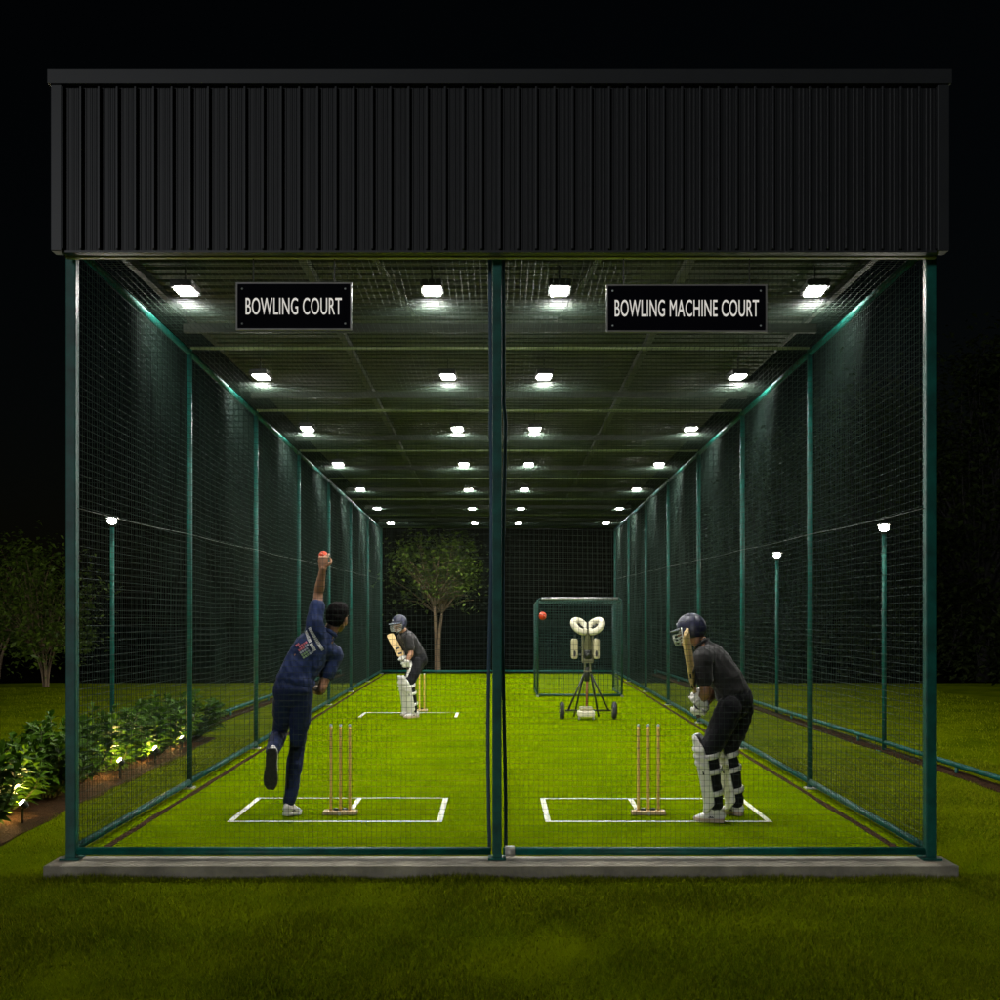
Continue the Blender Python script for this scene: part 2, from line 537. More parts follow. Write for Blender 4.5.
def bowler():
    P = at
    base = P(289, 815, 9.32)
    e = empty('person', (base.x, base.y, 0), 'bowler in navy leaning left with one arm raised and one foot kicked back', 'person')
    pel, waist, chest, nb = P(293, 691, 9.32), P(297, 674, 9.35), P(311, 651, 9.42), P(327, 637, 9.48)
    head = P(337.5, 618, 9.54)
    shL, elL, wrL = P(314.5, 627, 9.36), P(318.5, 594, 9.44), P(322.8, 569, 9.38)
    shR, elR, wrR = P(333.5, 655, 9.56), P(321, 690, 9.46), P(309, 690, 9.66)
    hpL, hpR = P(284.5, 697, 9.31), P(302, 697, 9.34)
    knL, anL = P(279.5, 734, 9.50), P(272, 752, 9.11)
    knR, anR = P(297, 748, 9.42), P(289.5, 806, 9.32)
    latS = (shR - shL).normalized()
    latH = (hpR - hpL).normalized()
    latM = (latS + latH).normalized()
    # continuous body
    b = MB()
    limb(b, [pel - Z * .01, pel, waist, chest, nb], [(.09, .06), (.115, .08), (.12, .085), (.15, .10), (.07, .06)], [latH, latH, latM, latS, latS])
    fh = frame_of(V((.26, .96, -.05)), V((.20, .15, 1)))
    limb(b, [nb - (head - nb) * .15, nb.lerp(head, .5), head - fh[2] * .02], [(.066, .06), (.055, .055), (.052, .055)], [X, X, X])
    head_pieces(b, head, fh)
    limb(b, [shL, shL.lerp(elL, .35), shL.lerp(elL, .7), elL, elL.lerp(wrL, .3), elL.lerp(wrL, .7), wrL], [.052, .047, .042, .037, .039, .030, .025])
    limb(b, [shR, shR.lerp(elR, .35), shR.lerp(elR, .7), elR, elR.lerp(wrR, .3), elR.lerp(wrR, .7), wrR], [.052, .046, .041, .037, .039, .030, .025])
    ballp = P(323.4, 555.6, 9.42)
    hand_pieces(b, wrL, V((.04, .06, 1)), V((.1, 1, -.1)), X, (32, 46, 30), 1.05, .6, .12)
    hand_pieces(b, wrR, (wrR - elR) + V((-.1, .1, .1)), V((-.6, -.3, .4)), Z, (40, 55, 35), 1.0, .5)
    for h, k, a in ((hpL, knL, anL), (hpR, knR, anR)):
        limb(b, [h, h.lerp(k, .5), k, k.lerp(a, .35), a], [.075, .062, .050, .052, .036])
    body = b.fuse('body', M['skin'], e, .0045, 3)
    eyes(head, fh, body)
    # hair
    R_, Fw, U = fh
    hm = MB()
    hm.ell(head + U * .045 - Fw * .020, (.083, .098, .085), fh)
    hm.ell(head + U * .005 - Fw * .050, (.076, .064, .082), fh)
    hm.ell(head + U * .085 + Fw * .020, (.062, .07, .045), fh)
    hm.fuse('hair', M['hair'], e, .006, 3, fold=.006, seed=3, dense=45)
    # trousers
    t = MB()
    limb(t, [waist.lerp(pel, .45), pel, pel - Z * .03], [(.142, .106), (.154, .116), (.145, .098)], [latH] * 3)
    limb(t, [hpL + Z * .03, hpL.lerp(knL, .35), hpL.lerp(knL, .75), knL, knL.lerp(anL, .3), knL.lerp(anL, .7), anL], [(.080, .092), .078, .064, .058, .060, .053, .045])
    limb(t, [hpR + Z * .03, hpR.lerp(knR, .35), hpR.lerp(knR, .75), knR, knR.lerp(anR, .3), knR.lerp(anR, .65), anR + Z * .035], [(.082, .092), .082, .066, .059, .061, .054, .046])
    t.fuse('trousers', M['navytr'], e, .007, 4, fold=.0105, seed=1, dense=9.5)
    # shirt with sleeves
    s = MB()
    hem = waist.lerp(pel, .40)
    limb(s, [hem, waist, waist.lerp(chest, .5), chest, chest.lerp(nb, .55), nb], [(.150, .120), (.140, .112), (.148, .112), (.162, .114), (.130, .096), (.066, .066)], [latH, latM, latM, latS, latS, latS])
    up = (elL - shL).normalized()
    limb(s, [chest.lerp(nb, .35), chest.lerp(nb, .4).lerp(shL, .7), shL + up * .02, shL.lerp(elL, .32), shL.lerp(elL, .62)], [.095, .084, .068, .060, .057])
    limb(s, [chest.lerp(nb, .45), chest.lerp(nb, .4).lerp(shR, .75), shR, shR.lerp(elR, .3), shR.lerp(elR, .52)], [.095, .082, .074, .068, .064])
    sh = s.fuse('shirt', M['navy'], e, .007, 5, fold=.011, seed=5, dense=10.5)
    cl = MB()
    cdir = (head - nb).normalized()
    cl.torus(nb + cdir * .035, cdir, .060, .010, 26, 8, 2.0)
    cl.build('collar', M['navy'], sh, smooth=True)
    # printed marks on the back of the shirt
    bvh = BVHTree.FromPolygons([v.co + wloc(sh) for v in sh.data.vertices], [tuple(p.vertices) for p in sh.data.polygons])

    def patch(mb_, c0, u, v_, w, h):
        k = len(mb_.v)
        pts = []
        for (i, j) in ((0, 0), (1, 0), (1, 1), (0, 1)):
            q = c0 + u * (w * i) + v_ * (h * j)
            hit = bvh.ray_cast(V((q.x, q.y - .6, q.z)), V((0, 1, 0)))
            if hit[0] is None: return
            pts.append(hit[0] + V((0, -.0035, 0)))
        mb_.add(pts + [p + V((0, .003, 0)) for p in pts], [(0, 1, 2, 3), (7, 6, 5, 4), (0, 4, 5, 1), (1, 5, 6, 2), (2, 6, 7, 3), (3, 7, 4, 0)])

    def row(pa, pb, hgt, n, m, name, fill=.72):
        a, c = P(*pa, 9.4), P(*pb, 9.4)
        u = (c - a)
        L = u.length
        u.normalize()
        v_ = V((-u.z, 0, u.x))
        mm = MB()
        r = random.Random(n)
        x = 0
        while x < L - .004:
            w = L / n * r.uniform(.55, 1.0)
            if r.random() < .92:
                patch(mm, a + u * x, u, v_, w * fill + .001, hgt)
                if r.random() < .5: patch(mm, a + u * (x + w * fill * .5), u, v_, .0025, hgt * 1.0)
            x += w
        mm.build(name, m, sh)

    row((310.0, 628.0), (322.6, 651.0), .023, 13, M['white'], 'lettering')
    row((305.6, 631.2), (316.2, 652.5), .023, 12, M['white'], 'lettering')
    for i, (m, sh_, nm) in enumerate(((M['pink'], 0, 'printed_badge'), (M['greyprint'], 1, 'printed_badge'), (M['greenprint'], 2, 'printed_badge'))):
        mm = MB()
        a = P(304.0, 640.2, 9.4)
        u = (P(312.0, 652.5, 9.4) - P(304.0, 640.2, 9.4)).normalized()
        v_ = V((-u.z, 0, u.x))
        for r_ in range(5):
            for c_ in range(6):
                kind = 0 if (c_ < 2 or (c_ < 3 and r_ < 3)) else (2 if (c_ > 3 and r_ < 3) else 1)
                if kind != i or random.Random(r_ * 7 + c_).random() < .18: continue
                patch(mm, a + u * (c_ * .022) + v_ * (-.062 + r_ * .019), u, v_, .0165, .0145)
        mm.build(nm, m, sh)
    # shoes
    shoe(e, anR, P(284.8, 815.6, 9.27), P(299.5, 814.2, 9.40), Z, M['shoewhite'], M['shoewhite'])
    hl = P(271.5, 750, 8.99)
    shoe(e, anL, hl, P(270, 789.5, 9.05), V((.04, 1, .12)), M['shoewhite'], M['soledark'], False)
    return ballp


bp_ = bowler()
ball(bp_, .0365, 'orange ball gripped in the raised hand of the navy bowler')


def helmet(parent, c, fr, s=1.0):
    R, Fw, U = fr
    c = V(c)
    P = lambda x, y, z: c + (R * x + Fw * y + U * z) * s
    n, k = 40, 12
    vs, fs = [], []
    for sh in (0, 1):
        g = 1 - .07 * sh
        for j in range(k + 1):
            for i in range(n):
                th = 2 * math.pi * i / n
                ca = math.cos(th)
                zc = .030 if ca > .45 else (.030 - .085 * min(1, (.45 - ca) / .5))
                el0 = math.asin(max(-.9, min(.9, (zc - .02) / .118)))
                el = el0 + (math.pi / 2 - el0) * j / k
                vs.append(P(g * .098 * math.cos(el) * math.sin(th), -.008 + g * .120 * math.cos(el) * ca, .02 + g * .118 * math.sin(el)))
    m_ = (k + 1) * n
    for j in range(k):
        for i in range(n):
            a, b = j * n + i, j * n + (i + 1) % n
            fs.append((a, b, b + n, a + n))
            fs.append((m_ + a, m_ + a + n, m_ + b + n, m_ + b))
    for i in range(n):
        b = (i + 1) % n
        fs.append((i, m_ + i, m_ + b, b))
    h = MB().add(vs, fs).build('helmet', M['helmet'], parent, smooth=True)
    # peak
    vs, fs = [], []
    q = 17
    for lay in (0, -.006):
        for i in range(q):
            a = -1.15 + 2.3 * i / (q - 1)
            ext = .055 * math.cos(a * .95) ** .7 if abs(a) < 1.5 else 0
            vs.append(P(.097 * math.sin(a), -.008 + .119 * math.cos(a), .034 + lay))
            vs.append(P((.097 + ext * .7) * math.sin(a), -.008 + (.119 + ext) * math.cos(a), .022 + lay - .004 * math.cos(a)))
    for i in range(q - 1):
        fs.append((2 * i, 2 * i + 1, 2 * i + 3, 2 * i + 2))
        o = 2 * q
        fs.append((o + 2 * i, o + 2 * i + 2, o + 2 * i + 3, o + 2 * i + 1))
        fs.append((2 * i + 1, o + 2 * i + 1, o + 2 * i + 3, 2 * i + 3))
    MB().add(vs, fs).build('peak', M['helmet'], h, smooth=False)
    # rim piping and badge
    mb = MB()
    mb.tube([P((.097 + .055 * .7 * max(0, math.cos(a * .95)) ** .7) * math.sin(a), -.008 + (.119 + .055 * max(0, math.cos(a * .95)) ** .7) * math.cos(a), .019) for a in np.linspace(-1.15, 1.15, 15)], .004 * s, 6)
    mb.build('peak_piping', M['greyprint'], h, smooth=True)
    mb = MB()
    mb.ell(P(0, .108, .068), (.014 * s, .008 * s, .010 * s), fr, 10, 6)
    mb.build('badge', M['white'], h, smooth=True)
    # grill
    mb = MB()
    for z, f in ((-.012, .150), (-.040, .155), (-.066, .150), (-.090, .138)):
        pts = [P(sx * .096, .028, z * .8 + .004) if abs(sx) == 1 else P(.092 * math.sin(sx * 1.35), .028 + (f - .028) * math.cos(sx * 1.35), z) for sx in np.linspace(-1, 1, 13)]
        mb.tube(pts, .0042 * s, 6)
    for sx in (-.34, 0, .34):
        mb.tube([P(.092 * math.sin(sx * 1.35), .028 + (.152 - .028) * math.cos(sx * 1.35) * f, z) for z, f in ((-.012, 1.0), (-.045, 1.02), (-.09, .9))], .004 * s, 6)
    for sx in (-1, 1):
        mb.tube([P(sx * .097, .026, .035), P(sx * .098, .026, -.03), P(sx * .094, .034, -.075)], .0045 * s, 6)
    mb.build('face_grill', M['grill'], h, smooth=True)
    for sx in (-1, 1):
        mb = MB()
        mb.loft([P(sx * .092, -.01, .02), P(sx * .094, -.006, -.03), P(sx * .086, .01, -.07)], [(.010 * s, .030 * s), (.010 * s, .034 * s), (.008 * s, .018 * s)], R, 12)
        mb.torus(P(sx * .103, -.006, -.018), R, .022 * s, .0045 * s, 18, 6)
        mb.build('ear_guard', M['helmet'], h, smooth=True)
    mb = MB()
    mb.tube([P(.085, .0, -.06), P(.05, .04, -.10), P(0, .062, -.118), P(-.05, .04, -.10), P(-.085, 0, -.06)], .006 * s, 6)
    mb.build('chin_strap', M['greyprint'], h, smooth=True)


def pad(parent, kn, an, front, hgt=.135, s=1.0):
    """leg guard: fluted shell round the front of the shin, knee rolls, straps"""
    kn, an, front = V(kn), V(an), V(front)
    ax = (kn - an)
    L = ax.length
    ax.normalize()
    f = (front - ax * front.dot(ax)).normalized()
    w = ax.cross(f)
    top = L + hgt
    rows = 46
    cols = 40
    vs, fs = [], []
    for lay in (0, 1):
        for j in range(rows + 1):
            h = -.055 + (top + .055) * j / rows
            bend = .0
            if h < .03: bend = .018 * ((.03 - h) / .085) ** 1.2
            half = 1.62
            R0 = .074 + .014 * (h / L if h < L else 1)
            if h > L: half = 1.45 - .75 * ((h - L) / hgt) ** 2; 
            if h < .02: half = 1.62 - .75 * ((.02 - h) / .075)
            roll = 0
            for c in (L - .075, L - .02, L + .035):
                roll += .016 * max(0, 1 - ((h - c) / .026) ** 2)
            for i in range(cols + 1):
                th = -half + 2 * half * i / cols
                fl = 0.0045 * abs(math.sin(th * 3.3)) if roll == 0 else 0
                if lay == 0:
                    r = (R0 + .020 + roll + fl) * s
                else:
                    r = (R0 - .004) * s
                edge = (abs(th) / half) ** 8
                r = r - (.010 * s * edge if lay == 0 else 0)
                vs.append(an + ax * h + f * (r * math.cos(th) * 1.02 + bend - .008) + w * (r * math.sin(th) * .84))
    m_ = (rows + 1) * (cols + 1)
    C = cols + 1
    for j in range(rows):
        for i in range(cols):
            a = j * C + i
            fs.append((a, a + 1, a + C + 1, a + C))
            fs.append((m_ + a, m_ + a + C, m_ + a + C + 1, m_ + a + 1))
    for i in range(cols):
        fs.append((i, m_ + i, m_ + i + 1, i + 1))
        a = rows * C + i
        fs.append((a, a + 1, m_ + a + 1, m_ + a))
    for j in range(rows):
        a = j * C
        fs.append((a, a + C, m_ + a + C, m_ + a))
        a = j * C + cols
        fs.append((a, m_ + a, m_ + a + C, a + C))
    p = MB().add(vs, fs).build('leg_pad', M['padwhite'], parent, smooth=True)
    for h, r in ((L - .02, .078), (L * .66, .079), (L * .24, .066)):
        c = an + ax * h - f * .002
        ring = []
        mb = MB()
        mb.torus(c, ax, r * s, .006 * s, 30, 8, 3.6, u=f)
        st = mb.build('strap', M['padwhite'], p, smooth=True)
        side = c + w * (r * s + .004) * .98 + f * .035
        for sg in (-1, 1):
            bk = MB()
            bk.obox(c + w * sg * (r * s + .004) * .93 + f * .036, f * .009, ax * .014, w * .005)
            bk.build('buckle', M['black'], st)
    return p


def bat(p_toe, p_end, wdir, label):
    """toe and handle-end points; wdir = direction across the blade"""
    a = (V(p_toe) - V(p_end))
    L = a.length
    a.normalize()
    w = V(wdir); w = (w - a * w.dot(a)).normalized()
    n = a.cross(w)
    e0 = V(p_end)
    hl = .29 * L / .85
    e = empty('cricket_bat', e0, label, 'cricket bat', 'willow cricket bats')
    sec = []
    bw = .054
    for t, k, sp in ((hl - .035, .30, .016), (hl, .42, .018), (hl + .03, .92, .022), (hl + .07, 1, .030), (L * .68, 1, .038), (L * .86, 1, .040), (L * .965, .98, .026), (L * .993, .86, .018), (L, .6, .012)):
        c = e0 + a * t
        q = bw * k
        sec.append([c + w * q - n * .009, c + w * q + n * .009, c + w * q * .45 + n * (sp * .72), c + n * sp, c - w * q * .45 + n * (sp * .72), c - w * q + n * .009, c - w * q - n * .009, c - n * .013])
    vs = [p for r in sec for p in r]
    fs = []
    m_ = 8
    for r in range(len(sec) - 1):
        for i in range(m_):
            fs.append((r * m_ + i, r * m_ + (i + 1) % m_, (r + 1) * m_ + (i + 1) % m_, (r + 1) * m_ + i))
    fs += [tuple(reversed(range(m_))), tuple(range((len(sec) - 1) * m_, len(sec) * m_))]
    bl = MB().add(vs, fs).build('blade', M['willow'], e)
    MB().loft([e0, e0 + a * .02, e0 + a * (hl - .03)], [(.020, .018), (.0175, .016), (.0165, .015)], w, 14).build('handle', M['grip'], e, smooth=True)
    mb = MB()
    for sg in (-1, 1):
        c = e0 + a * (hl + .12)
        pts = [c + n * (.041 * .66 + .002) * 1.0 + w * (sg * .018) + a * (t * .07) + w * (.008 * math.sin(t * 5)) for t in np.linspace(-1, 1, 9)]
        mb.tube(pts, .0022, 5)
    for zz in (-.06, .05):
        c = e0 + a * (hl + .12 + zz)
        mb.obox(c - n * .0135, w * .03, a * .018, n * .0012)
        for sg in (-1, 1):
            mb.obox(c + w * sg * (bw + .0005), w * .0012, a * .02, n * .007)
    mb.build('sticker', M['black'], bl)
    return a, w, n


def batsman(J, f, label, skin, shirt_m, tr_m, head_f, head_up, pad_front, bat_spec, shoes, thigh_pad=False, seed=1, s=1.0):
    f = V(f).normalized()
    lat = Z.cross(f)       # towards the batsman's left
    e = empty('person', (J['pel'].x, J['pel'].y, 0), label, 'person')
    pel, waist, chest, nb, head = (J[k] for k in ('pel', 'waist', 'chest', 'nb', 'head'))
    b = MB()
    limb(b, [pel - Z * .01, pel, waist, chest, nb], [(.09, .06), (.115, .08), (.12, .085), (.15, .10), (.07, .06)], [lat] * 5)
    fh = frame_of(head_f, head_up)
    limb(b, [nb.lerp(chest, .15), nb.lerp(head, .5), head - fh[2] * .02], [(.068, .062), (.056, .056), (.052, .055)], [lat] * 3)
    head_pieces(b, head, fh)
    a, w, n = bat(bat_spec[0], bat_spec[1], bat_spec[2], bat_spec[3])
    for k in ('N', 'F'):
        sh, el, wr = J['sh' + k], J['el' + k], J['wr' + k]
        limb(b, [sh, sh.lerp(el, .35), sh.lerp(el, .7), el, el.lerp(wr, .3), el.lerp(wr, .7), wr], [.054, .049, .044, .039, .041, .033, .027])
        h, kn, an = J['hp' + k], J['kn' + k], J['an' + k]
        limb(b, [h, h.lerp(kn, .5), kn, kn.lerp(an, .35), an], [.078, .066, .052, .054, .038])
    grips = {}
    for k, t in (('N', J['gN']), ('F', J['gF'])):
        wr = J['wr' + k]
        g = V(bat_spec[1]) + a * t      # point on the handle
        d = g - wr
        d = (d - a * d.dot(a) * .6).normalized()
        pn = n if n.dot(J['palm' + k]) > 0 else -n
        pn = (V(J['palm' + k]) - d * V(J['palm' + k]).dot(d)).normalized()
        start = g - d * .085 - pn * .028
        grips[k] = (start, d, pn)
        limb(b, [wr, wr.lerp(start, .6), start], [.027, .026, .025])
        hand_pieces(b, start, d, pn, a, (50, 70, 50), .9, .6)
    body = b.fuse('body', skin, e, .005, 3)
    eyes(head, fh, body)
    helmet(e, head, fh, s)
    # batting gloves: five padded fingers closed round the handle, cuff with strap
    for k in ('N', 'F'):
        start, d, pn = grips[k]
        g = MB()
        hand_pieces(g, start, d, pn, a, (50, 68, 48), 1.42, .6)
        wr = J['wr' + k]
        dd = (start - wr).normalized() if (start - wr).length > .02 else d
        g.loft([start - dd * .055, start - dd * .02, start + d * .02], [(.044, .038), (.040, .032), (.044, .030)], d.cross(pn), 14)
        # padded rolls on the back of the hand
        sd = d.cross(pn)
        for i, o in enumerate((.030, .010, -.010, -.030)):
            for q in (.045, .072):
                c = start + d * q + sd * o * 1.25 - pn * .026
                g.ell(c, (.012, .015, .011), (sd, d, pn), 8, 6)
        gl = g.fuse('glove', M['padwhite'], e, .0045, 2)
        MB().torus(start - dd * .045, dd, .046, .005, 22, 6, 2.2).build('wrist_strap', M['black'] if k == 'N' else M['greyprint'], gl, smooth=True)
    # trousers
    t = MB()
    limb(t, [waist.lerp(pel, .5), pel, pel.lerp((J['hpN'] + J['hpF']) / 2, .5)], [(.142, .118), (.150, .128), (.13, .10)], [lat] * 3)
    for k in ('N', 'F'):
        h, kn, an = J['hp' + k], J['kn' + k], J['an' + k]
        limb(t, [h + Z * .02, h.lerp(kn, .35), h.lerp(kn, .75), kn, kn.lerp(an, .3), kn.lerp(an, .7), an], [.098, .096, .080, .070, .066, .058, .050])
    t.fuse('trousers', tr_m, e, .007, 4, fold=.011, seed=seed, dense=9.5)
    sH = MB()
    hem = waist.lerp(pel, .48)
    limb(sH, [hem, waist, waist.lerp(chest, .5), chest, chest.lerp(nb, .6), nb], [(.152, .126), (.146, .120), (.154, .120), (.164, .118), (.125, .098), (.066, .066)], [lat] * 6)
    for k in ('N', 'F'):
        sh, el = J['sh' + k], J['el' + k]
        limb(sH, [chest.lerp(nb, .45), chest.lerp(nb, .45).lerp(sh, .75), sh, sh.lerp(el, .3), sh.lerp(el, .60)], [.095, .086, .076, .070, .068])
    so = sH.fuse('shirt', shirt_m, e, .007, 5, fold=.0115, seed=seed + 4, dense=10.5)
    cd = (head - nb).normalized()
    MB().torus(nb + cd * .02, cd, .064, .008, 26, 8, 1.6).build('collar', shirt_m, so, smooth=True)
    if thigh_pad:
        h, kn = J['hpN'], J['knN']
        pf = V(pad_front)
        mb = MB()
        ax = (h - kn).normalized()
        ff = (pf - ax * pf.dot(ax)).normalized()
        c0, c1 = kn.lerp(h, .28) + ff * .055, kn.lerp(h, .98) + ff * .075
        ws = ax.cross(ff)
        mb.loft([c0, c0.lerp(c1, .3), c0.lerp(c1, .7), c1], [(.058, .030), (.082, .036), (.088, .036), (.066, .030)], ws, 16, ex=2.6)
        mb.fuse('thigh_guard', M['padwhite'], e, .006, 3, fold=.003, seed=2)
    for k in ('N', 'F'):
        pad(e, J['kn' + k], J['an' + k] + Z * .0, pad_front if k == 'N' else J.get('padF', pad_front), .135, s)
        hl, te = shoes[k]
        shoe(e, J['an' + k], hl, te, Z, M['shoewhite'], M['sole'])
    return e


def on_ground(px, d, z=.0):
    return V(((px - CX) * d / F, d, z))


# near batsman, right court (stands side-on, seen from behind his shoulder)
J = dict(pel=at(736, 701, 9.17), waist=at(728.5, 683, 9.17), chest=at(714.5, 663, 9.19), nb=at(703.5, 646.5, 9.22), head=at(691, 631, 9.27),
         shN=at(703, 659, 9.03), elN=at(705.5, 692, 9.0), wrN=at(699.5, 703, 9.12),
         shF=at(712, 657, 9.36), elF=at(713, 692, 9.42), wrF=at(704, 706, 9.30),
         hpN=at(729, 711, 9.06), hpF=at(741, 710, 9.28), knN=at(708.5, 752, 9.00), anN=at(716, 804, 9.06), knF=at(727.5, 751, 9.30), anF=at(737, 801, 9.35),
         gN=.215, gF=.075, palmN=V((.2, .9, .1)), palmF=V((-.5, -.8, .1)))
batsman(J, (-.80, .60, 0), 'batsman in black shirt, navy helmet and white pads seen from behind in the right court', M['skin'], M['blackcloth'], M['blacktr'],
        (-.78, .60, -.16), (-.12, .05, 1), V((-.9, .42, 0)),
        (at(686.3, 631.5, 8.72), at(698.5, 716, 9.20), V((.36, .93, 0)), 'upright willow bat held in front of the face of the near black-shirted batsman'),
        {'N': (on_ground(723.5, 9.07), on_ground(694.5, 9.12)), 'F': (on_ground(742, 9.36), on_ground(718, 9.48))}, False, 11)
# far batsman, left court (faces the bowler, side-on)
J = dict(pel=at(418.5, 660, 17.65), waist=at(414.5, 650.5, 17.65), chest=at(409, 641, 17.65), nb=at(404, 632.5, 17.62), head=at(399.2, 624, 17.56),
         shN=at(408, 638.5, 17.48), elN=at(411, 653.5, 17.42), wrN=at(406.8, 661.5, 17.36),
         shF=at(402.5, 638, 17.82), elF=at(402, 653, 17.78), wrF=at(404, 660.5, 17.55),
         hpN=at(416.5, 664, 17.54), hpF=at(419, 664, 17.78), knN=at(409.5, 684, 17.38), anN=at(414, 710, 17.46), knF=at(405.5, 684, 17.68), anF=at(408, 709, 17.74),
         gN=.08, gF=.21, palmN=V((-.2, .9, .1)), palmF=V((-.3, -.9, .1)))
batsman(J, (-.84, -.54, 0), 'distant batsman in black shirt and white pads at the far end of the left court', M['skinpale'], M['blackcloth'], M['blacktr'],
        (-.74, -.66, -.12), (-.1, -.05, 1), V((-1, -.2, 0)),
        (at(389.8, 634.5, 17.85), at(408, 668.5, 17.36), V((.72, .50, .5)), 'slanted willow bat held by the distant left-court batsman'),
        {'N': (on_ground(418, 17.52), on_ground(404.5, 17.32)), 'F': (on_ground(411, 17.80), on_ground(401.5, 17.62))}, True, 17)

# ------------------------------------------------------------------ signs
def sign(text, px0, px1, py0, py1, d, label, wtxt):
    a, b = at(px0, py1, d), at(px1, py0, d)
    cx, cz = (a.x + b.x) / 2, (a.z + b.z) / 2
    e = empty('sign', (cx, d, cz), label, 'sign', 'hanging court signs')
    bd = MB().box(a.x, b.x, d, d + .014, a.z, b.z, .003).build('board', M['sign'], e)
    f = .010
    mb = MB()
    mb.box(a.x - f, b.x + f, d - .004, d + .016, b.z + .0005, b.z + f)
    mb.box(a.x - f, b.x + f, d - .004, d + .016, a.z - f, a.z - .0005)
    mb.box(a.x - f, a.x - .0005, d - .004, d + .016, a.z, b.z)
    mb.box(b.x + .0005, b.x + f, d - .004, d + .016, a.z, b.z)
    mb.build('frame', M['signframe'], e)
    for xx in (a.x + .03, b.x - .03):
        for zz in (a.z + .03, b.z - .03):
            MB().ell((xx, d - .001, zz), (.007, .004, .007), None, 8, 6).build('screw', M['galv'], bd)
    for xx in (a.x + .1, b.x - .1):
        MB().bar((xx, d + .007, b.z + f), (xx, d + .007, 3.857), .004, 6).build('hanger', M['black'], e)
    cu = bpy.data.curves.new('t', 'FONT')
    cu.body = text
    cu.align_x = 'CENTER'
    cu.align_y = 'CENTER'
    cu.extrude = .01
    cu.offset = 0.0
    cu.resolution_u = 4
    cu.space_character = 1.04
    to = bpy.data.objects.new('t', cu)
    COL.objects.link(to)
    dg = bpy.context.evaluated_depsgraph_get()
    me = bpy.data.meshes.new_from_object(to.evaluated_get(dg))
    bpy.data.objects.remove(to)
    co = np.array([v.co for v in me.vertices])
    w0 = co[:, 0].max() - co[:, 0].min()
    h0 = co[:, 1].max() - co[:, 1].min()
    mid = (co.max(0) + co.min(0)) / 2
    hw = (17.0 * d / F)
    for v in me.vertices:
        v.co = V((cx + (v.co.x - mid[0]) * wtxt / w0, d - .003 - v.co.z * .2, cz + (v.co.y - mid[1]) * hw / h0))
    me.polygons.foreach_set('use_smooth', [False] * len(me.polygons))
    if me.attributes.get('sharp_face') is None and me.attributes.get('custom_normal'):
        me.attributes.remove(me.attributes['custom_normal'])
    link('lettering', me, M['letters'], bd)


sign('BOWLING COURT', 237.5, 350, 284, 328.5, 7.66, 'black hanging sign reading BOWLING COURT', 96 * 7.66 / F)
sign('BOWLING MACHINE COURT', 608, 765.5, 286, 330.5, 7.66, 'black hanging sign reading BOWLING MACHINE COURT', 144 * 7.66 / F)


# ------------------------------------------------------------------ setting
def grid_sheet(name, xs, ys, zf, m):
    mb = MB()
    nx = len(xs)
    mb.v = [(x, y, zf(x, y)) for y in ys for x in xs]
    mb.f = [(j * nx + i, j * nx + i + 1, (j + 1) * nx + i + 1, (j + 1) * nx + i) for j in range(len(ys) - 1) for i in range(nx - 1)]
    return tag(mb.build(name, m, smooth=True), kind='structure')


xs = [-60, -30, -16] + [-12 + .5 * i for i in range(49)] + [16, 30, 60]
ys = [-40, -20, -5, 0, 2] + [3 + .25 * i for i in range(40)] + [14, 16, 18, 20, 22, 24, 25.5]
grid_sheet('lawn', xs, ys, lambda x, y: lawn_z(y) + .012 * noise.noise(V((x * .9, y * .9, 0))) * (1 if abs(x) > 3 or y < 7.3 else 0) - .012, M['lawn'])
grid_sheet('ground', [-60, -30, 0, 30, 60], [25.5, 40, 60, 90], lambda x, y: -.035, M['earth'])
MB().box(XL - .02, XR + .02, 7.86, YB + .05, -.06, 0).build('court_turf', M['turf'])['kind'] = 'structure'
tag(MB().box(-2.86, 2.91, 7.56, 7.857, -.16, -.003, .006).build('plinth', M['concrete']), kind='structure')


def strip(name, x0a, x1a, ya, x0b, x1b, yb, z, h, m, wob=0.0, seg=60):
    mb = MB()
    vs, fs = [], []
    for i in range(seg + 1):
        t = i / seg
        y = ya + (yb - ya) * t
        a = x0a + (x0b - x0a) * t + wob * noise.noise(V((y * 2.1, 3, x0a)))
        b = x1a + (x1b - x1a) * t + wob * noise.noise(V((y * 2.1, 9, x0a)))
        c = (a + b) / 2
        vs += [(a, y, z - .05), (a, y, z), (c, y, z + h * (1 + .6 * noise.noise(V((y * 3, 1, 5))))), (b, y, z), (b, y, z - .05)]
    for i in range(seg):
        for k in range(4):
            q = i * 5 + k
            fs.append((q, q + 1, q + 6, q + 5))
    mb.add(vs, fs)
    return tag(mb.build(name, m, smooth=False), kind='structure')


strip('soil_strip', XL + .075, XL + .125, 7.9, XL + .075, XL + .125, YB, .004, .004, M['soil'], .015, 120)
strip('soil_strip', XR - .125, XR - .075, 7.9, XR - .125, XR - .075, YB, .004, .004, M['soil'], .015, 120)
# lawn strip between court and beds reaches the turf edge; soil beds
strip('planting_bed', -4.75, -3.52, 5.2, -4.5, -3.46, 15.0, -.03, .05, M['soil'], .07, 80)
strip('soil_strip', 4.66 - .1, 4.66 + .1, 9.0, 3.76 - .1, 3.76 + .1, 28.5, -.02, .012, M['soil'], .03, 80)
strip('soil_strip', -4.05 - .1, -4.05 + .1, 15.4, -3.72 - .1, -3.72 + .1, 28.5, -.02, .012, M['soil'], .03, 60)


